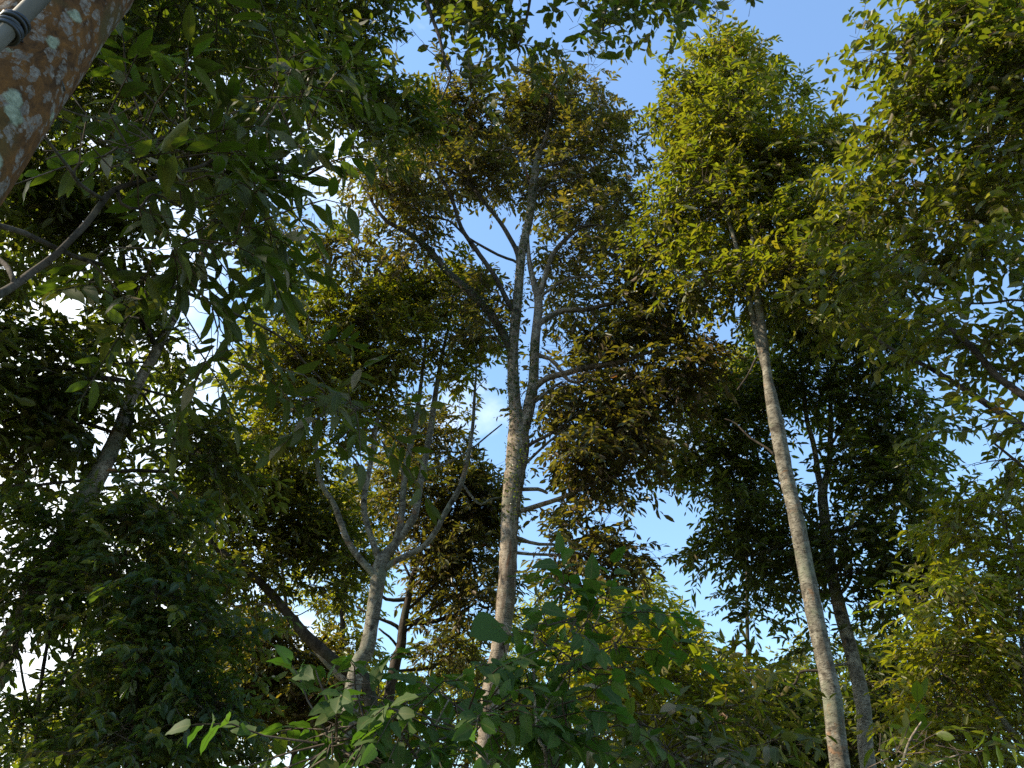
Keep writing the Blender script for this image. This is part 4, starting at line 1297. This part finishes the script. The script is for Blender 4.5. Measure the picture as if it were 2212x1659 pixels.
lich_limb([(-60, 660, 19, 2.5), (0, 634, 18, 2.7), (34, 613, 17, 2.75), (67, 587, 16, 2.8), (114, 553, 15, 2.8), (151, 517, 14, 2.8), (188, 480, 14, 2.85), (222, 437, 13, 2.85), (249, 410, 12, 2.9), (302, 393, 9, 2.9), (370, 376, 8, 2.9), (430, 360, 7, 2.9), (470, 339, 5, 2.9), (524, 312, 4, 2.85), (554, 292, 3, 2.8)], 2.7, .03)
t.stem('limb', [(222, 437, 10, 2.85), (222, 430, 9, 2.85), (175, 400, 8, 2.6), (151, 366, 8, 2.3), (121, 329, 7, 2.0), (101, 299, 6.5, 1.7), (80, 270, 7, 1.45)], step=.06, bark=M['dark_bark'])
t.stem('limb', [(30, 616, 12, 2.75), (28, 605, 11, 2.75), (20, 583, 11, 2.8), (0, 560, 10, 2.9), (-40, 530, 6, 3.0)], step=.06, bark=M['dark_bark'])
t.stem('limb', [(540, 304, 5, 2.82), (564, 272, 4, 2.8), (591, 235, 3.5, 2.8), (608, 202, 3.2, 2.8), (625, 161, 3, 2.8), (633, 134, 2.4, 2.8), (636, 100, 1.6, 2.8)], step=.05, bark=M['brown_bark'], label='pale lit twig with bright green leaves')
lich_limb([(-120, 420, 14, 2.1), (60, 505, 12, 2.7), (100, 525, 11, 2.9), (158, 553, 10, 3.1), (235, 577, 9, 3.3), (302, 600, 8.5, 3.4), (370, 620, 8, 3.5), (437, 647, 7.5, 3.6), (504, 677, 6.5, 3.7), (571, 708, 5.5, 3.8), (622, 741, 5, 3.9), (659, 785, 4, 4.), (696, 822, 3, 4.), (720, 860, 2.5, 4.)], 3.0, .025)
t.stem('limb', [(255, 408, 8, 2.9), (262, 440, 7, 2.9), (300, 450, 6, 2.95), (330, 420, 4.5, 3.), (380, 440, 3.5, 3.), (440, 480, 3, 3.)], step=.06, bark=M['dark_bark'])
t.stem('limb', [(345, 385, 6, 2.9), (360, 340, 5, 2.9), (330, 290, 4, 2.85), (290, 250, 3, 2.8)], step=.06, bark=M['dark_bark'])
for a in [(350, 255, 95, 52, 1.9, 2.85), (300, 330, 90, 55, 1.9, 2.85), (450, 335, 100, 62, 2.0, 2.9), (560, 405, 80, 72, 1.9, 2.9), (480, 475, 80, 55, 2.0, 3.), (245, 295, 60, 45, 1.7, 2.7), (560, 500, 52, 45, 1.5, 3.), (200, 240, 50, 40, 1.3, 2.6),
          (640, 330, 34, 60, 1.3, 2.85), (350, 460, 70, 45, 1.2, 3.), (615, 165, 38, 55, 4.5, 2.8), (560, 160, 36, 32, 2.6, 2.8), (640, 240, 30, 40, 2.6, 2.8), (650, 330, 30, 40, 1.6, 2.85),
          (400, 410, 90, 40, 1.6, 2.95), (620, 450, 55, 55, 1.6, 3.), (390, 540, 90, 50, 1.6, 3.1), (520, 560, 60, 50, 1.4, 3.1), (150, 330, 60, 45, 1.4, 2.4), (390, 600, 70, 52, 1.6, 3.5), (480, 620, 62, 42, 1.1, 3.6), (330, 655, 60, 45, 1.2, 3.4), (230, 610, 50, 40, .9, 3.3), (420, 720, 62, 48, 1.0, 3.6), (700, 885, 95, 45, 1.8, 4.), (625, 880, 45, 26, 1.3, 4.), (790, 900, 52, 46, 1.4, 4.), (460, 810, 60, 60, .8, 3.7), (600, 760, 60, 50, .7, 3.9),
          (-330, 250, 110, 90, 1.2, 2.8), (-420, 560, 90, 120, 1.0, 3.)]:  # leaf masses beyond the left edge, added to shade the near branches
    t.mass(*a)
t.grow(81)

# ---- pole tied to the lichen trunk
axis = np.array((0, 0, 1.))
pa, pb = P(-150, 229, 1.10), P(190, -111, 1.14)
pr = 19 * depth(P(22, 60, 1.13)) / FPX
d = unit((pb - pa)[None])[0]
lowz = (-.1 - pa[2]) / d[2]
pole_path = np.vstack([[*(pa + d * lowz), pr * 1.1], [*pa, pr], [*P(22, 60, 1.125), pr * .98], [*pb, pr * .96], [*(pb + d * .8), pr * .9]])
v, tr_, q = tube(catmull(pole_path, .05), 28, .035)
root = thing('support_pole', 'smooth weathered wooden pole tied slantwise against the lichen-covered trunk', 'pole', pole_path[0, :3])
link('pole', make_mesh('pole', v, tr_, q, [M['pole']]), root)
# black cord: turns round the pole, a tail, and a run round the trunk
root = thing('tie_cord', 'black cord wound round the pole and running round the lichen-covered trunk', 'cord', P(22, 60, 1.12))
kc = P(22, 60, 1.125)
e1 = unit(np.cross(d, np.array((0, 1., 0)))[None])[0]
e2 = np.cross(d, e1)
cr_ = .0042
th = np.linspace(0, 2 * pi * 5.2, 150)
hel = kc + (e1 * np.cos(th)[:, None] + e2 * np.sin(th)[:, None]) * (pr + cr_) + d * (np.linspace(-.024, .024, 150) + .004 * np.sin(th * .7))[:, None]
v, tr_, q = tube(np.c_[hel, np.full(150, cr_)], 8, .02)
link('coil', make_mesh('coil', v, tr_, q, [M['rubber']]), root)
kn = kc + unit((CAM - kc)[None])[0] * (pr + .006) - RT * .02
kp = kn + np.array([[0, 0, 0], [-.02, .002, -.012], [-.034, -.004, -.03], [-.03, -.006, -.05]])
v, tr_, q = tube(catmull(np.c_[kp, np.full(4, .0035)], .006), 8, .02)
link('tail', make_mesh('tail', v, tr_, q, [M['rubber']]), root)


def on_trunk(px, py, eps=.004):
    dd = P(px, py, 1.) - CAM
    ox, oy = CAM[0] - lp[0], CAM[1] - lp[1]
    a_ = dd[0] ** 2 + dd[1] ** 2
    b_ = 2 * (ox * dd[0] + oy * dd[1])
    R_ = LR * 1.01 + eps
    c_ = ox * ox + oy * oy - R_ * R_
    disc = max(0, b_ * b_ - 4 * a_ * c_)
    return CAM + dd * ((-b_ - math.sqrt(disc)) / (2 * a_))


run = np.array([kc + unit((lp - kc)[None])[0] * pr * .6] + [on_trunk(*xy) for xy in [(48, 90), (72, 103), (103, 129), (122, 155), (133, 178), (138, 196)]])
v, tr_, q = tube(catmull(np.c_[run, np.full(len(run), .0028)], .01), 8, .02)
link('cord_run', make_mesh('cord_run', v, tr_, q, [M['rubber']]), root)

# ---- undergrowth in the foreground
for k, (px, D, label, stems, ms, leaf, L, ratio, heart, lpt, tw) in enumerate([
    (840, 3.6, 'bright green broad-leaved shrub at the bottom, left of the forked trunk',
     [[(850, 1680, 8), (820, 1620, 6), (760, 1570, 4), (690, 1590, 3)], [(850, 1680, 8), (870, 1580, 6), (880, 1510, 4)], [(850, 1680, 8), (920, 1600, 5), (970, 1510, 3)]],
     [(650, 1610, 95, 38, 1.6), (740, 1560, 75, 36, 1.4), (800, 1490, 40, 28, .7), (870, 1530, 80, 40, 1.5), (955, 1495, 60, 36, 1.4), (900, 1610, 130, 50, 1.8), (760, 1640, 110, 40, 1.7), (1010, 1560, 60, 50, 1.4)], 'broad', .11, .52, True, 8, .28),
    (1170, 4.2, 'large-leaved dark shrub in front of the forked trunk with one big pale leaf',
     [[(1180, 1690, 9), (1165, 1600, 7), (1156, 1526, 6), (1154, 1408, 5), (1158, 1340, 4)], [(1160, 1560, 5), (1210, 1480, 4), (1260, 1400, 3), (1310, 1300, 2)], [(1170, 1620, 6), (1240, 1590, 5), (1320, 1580, 3)], [(1156, 1420, 4), (1120, 1370, 3), (1090, 1345, 2.5)]],
     [(1185, 1300, 50, 30, 1.1), (1200, 1350, 60, 40, 1.2), (1205, 1420, 65, 45, 1.3), (1110, 1550, 90, 50, 1.5), (1220, 1540, 90, 55, 1.6), (1240, 1320, 60, 40, 1.0), (1310, 1310, 50, 50, .9), (1300, 1400, 70, 50, 1.0), (1130, 1520, 50, 40, 1.0), (1000, 1560, 70, 60, 1.4), (1200, 1630, 120, 40, 1.8), (1280, 1450, 50, 50, .9)], 'broad', .13, .46, True, 7, .32),
    (1400, 6., 'spreading dull green shrub along the bottom edge, right of the large-leaved one',
     [[(1410, 1690, 8), (1400, 1630, 6), (1380, 1590, 4)], [(1410, 1690, 7), (1500, 1630, 5), (1580, 1610, 3)]],
     [(1330, 1610, 110, 45, 1.7), (1450, 1620, 110, 40, 1.7), (1560, 1640, 90, 32, 1.5), (1390, 1560, 60, 36, 1.0)], 'near', .13, .42, False, 8, .32),
    (1950, 6.4, 'young sapling with long yellow-green leaves at the bottom edge, right of the grey trunks',
     [[(1940, 1720, 8), (1950, 1650, 6), (1965, 1600, 5), (1990, 1560, 3)], [(1945, 1690, 6), (2020, 1650, 4), (2070, 1630, 3)]],
     [(1960, 1590, 62, 26, 1.2), (1940, 1640, 60, 26, 1.3), (2030, 1625, 55, 28, 1.2), (2080, 1650, 50, 24, 1.0), (1900, 1610, 36, 20, .8)], 'sapling', .16, .34, False, 9, .36),
]):
    t = Tree('undergrowth_shrub', label, 'shrub', foot(px, 1690, D), M['brown_bark'], M[leaf], 'shrubs in the foreground', D=D, clear=0, leafL=L, lpt=lpt, ratio=ratio, hi=True, heart=heart, twigl=tw, clump=.26, droop=.32)
    for i, s in enumerate(stems):
        t.stem('stem', s, to_ground=(i == 0), step=.06, sides=8)
    for a in ms:
        t.mass(*a)
    t.grow(90 + k)
    t.mult = (1.6, 1.05, 1.9, 1.3)[k]
    if k == 1:
        # the one big ribbed leaf on its stalk
        st = t.path([(1154, 1415, 5), (1120, 1390, 4.5), (1093, 1352, 4), (1088, 1345, 3)])
        v, tr_, q = tube(catmull(st, .02), 8, .03)
        link('stalk', make_mesh('stalk', v, tr_, q, [M['brown_bark']]), t.root)
        a0 = P(1090, 1350, 4.2)
        tip = P(1030, 1362, 4.05)
        ax = unit((tip - a0)[None])
        L1 = np.array([np.linalg.norm(tip - a0) * 1.15])
        nn = unit((CAM + np.array((0, 0, 2.2)) - a0)[None])
        nn = unit(nn - ax * np.sum(nn * ax, 1, keepdims=True))
        lv, lt, lq, tt, tq = leaves_hi(a0[None], ax, nn, L1, L1 * .8, np.array([.1]), True)
        o = link('big_leaf', make_mesh('big_leaf', lv, lt, lq, [M['broad']], None, None, tt, tq), t.root)
        o['label'] = 'single big blue-green leaf'

# ---- creepers on bark


def creeper(name, label, path, lo, hi, n, spread, seed, L=.035):
    """small leaves pressed to the bark of a stem between two fractions of its length"""
    g = np.random.default_rng(seed)
    i0, i1 = int(lo * len(path)), max(int(lo * len(path)) + 2, int(hi * len(path)))
    f = g.uniform(i0, i1 - 1.001, n)
    i = f.astype(int)
    w_ = (f - i)[:, None]
    c = path[i] * (1 - w_) + path[np.minimum(i + 1, len(path) - 1)] * w_
    tdir = unit(path[np.minimum(i + 1, len(path) - 1), :3] - path[i, :3])
    view = unit(CAM - c[:, :3])
    e_1 = unit(np.cross(tdir, view))
    e_2 = np.cross(e_1, tdir)
    an = g.normal(0, spread, n)[:, None]
    out = e_1 * np.sin(an) + e_2 * np.cos(an)
    p = c[:, :3] + out * (c[:, 3:4] * 1.04 + g.uniform(0, .02, (n, 1)))
    ax = unit(tdir * g.uniform(-.6, 1, (n, 1)) + np.cross(tdir, out) * g.standard_normal((n, 1)) + out * .35)
    nn = unit(out + g.standard_normal((n, 3)) * .4)
    nn = unit(nn - ax * np.sum(nn * ax, 1, keepdims=True))
    L_ = L * g.uniform(.6, 1.5, n)
    lv, lt, lq, tt, tq = leaves_lo(p, ax, nn, L_, L_ * .62, g.random(n) * .9)
    root = thing(name, label, 'creeper', c[np.argmin(c[:, 2]), :3], 'creepers on the tree stems')
    # the creeping stem itself
    zz = path[i0:i1]
    vw = unit(CAM - zz[:, :3])
    sp = zz[:, :3] + vw * zz[:, 3:4] * 1.0 + np.cross(vw, np.array((0, 0, 1.))) * (np.sin(np.arange(len(zz)) * .5) * zz[:, 3] * .4)[:, None]
    v, tr_, q = tube(np.c_[sp, np.full(len(sp), .005)], 5, .05)
    link('stem', make_mesh('stem', v, tr_, q, [M['twig']]), root)
    link('leaves', make_mesh('leaves', lv, lt, lq, [M['small']], None, None, tt, tq), root)


creeper('climbing_creeper', 'small-leaved creeper scaling the left stem of the forked tree above its fork', MAIN.skel[0], .50, .80, 900, .9, 1)
creeper('climbing_creeper', 'small-leaved creeper on the single trunk of the forked tree, just under its fork', MAIN.skel[0], .36, .52, 500, 1.2, 2)
creeper('climbing_creeper', 'small-leaved creeper along the long left limb of the forked tree', MAIN.skel[3], .05, .75, 600, 1.1, 3)
creeper('climbing_creeper', 'small-leaved creeper on the right stem of the forked tree', MAIN.skel[1], .0, .45, 400, 1.0, 4)
for tree_, seed_ in GROW:
    tree_.grow_now(seed_)

# ------------------------------------------------------------------ render settings
vs = scene.view_settings
vs.view_transform = 'Standard'
vs.look = 'None'
vs.exposure = 0.9
vs.gamma = 1
scene.render.engine = 'CYCLES'
cy = scene.cycles
cy.max_bounces = 6
cy.diffuse_bounces = 3
cy.glossy_bounces = 2
cy.transmission_bounces = 3
cy.transparent_max_bounces = 4
cy.sample_clamp_indirect = 6
cy.use_adaptive_sampling = False
cy.use_denoising = False
print('LEAVES', TOTAL[0])
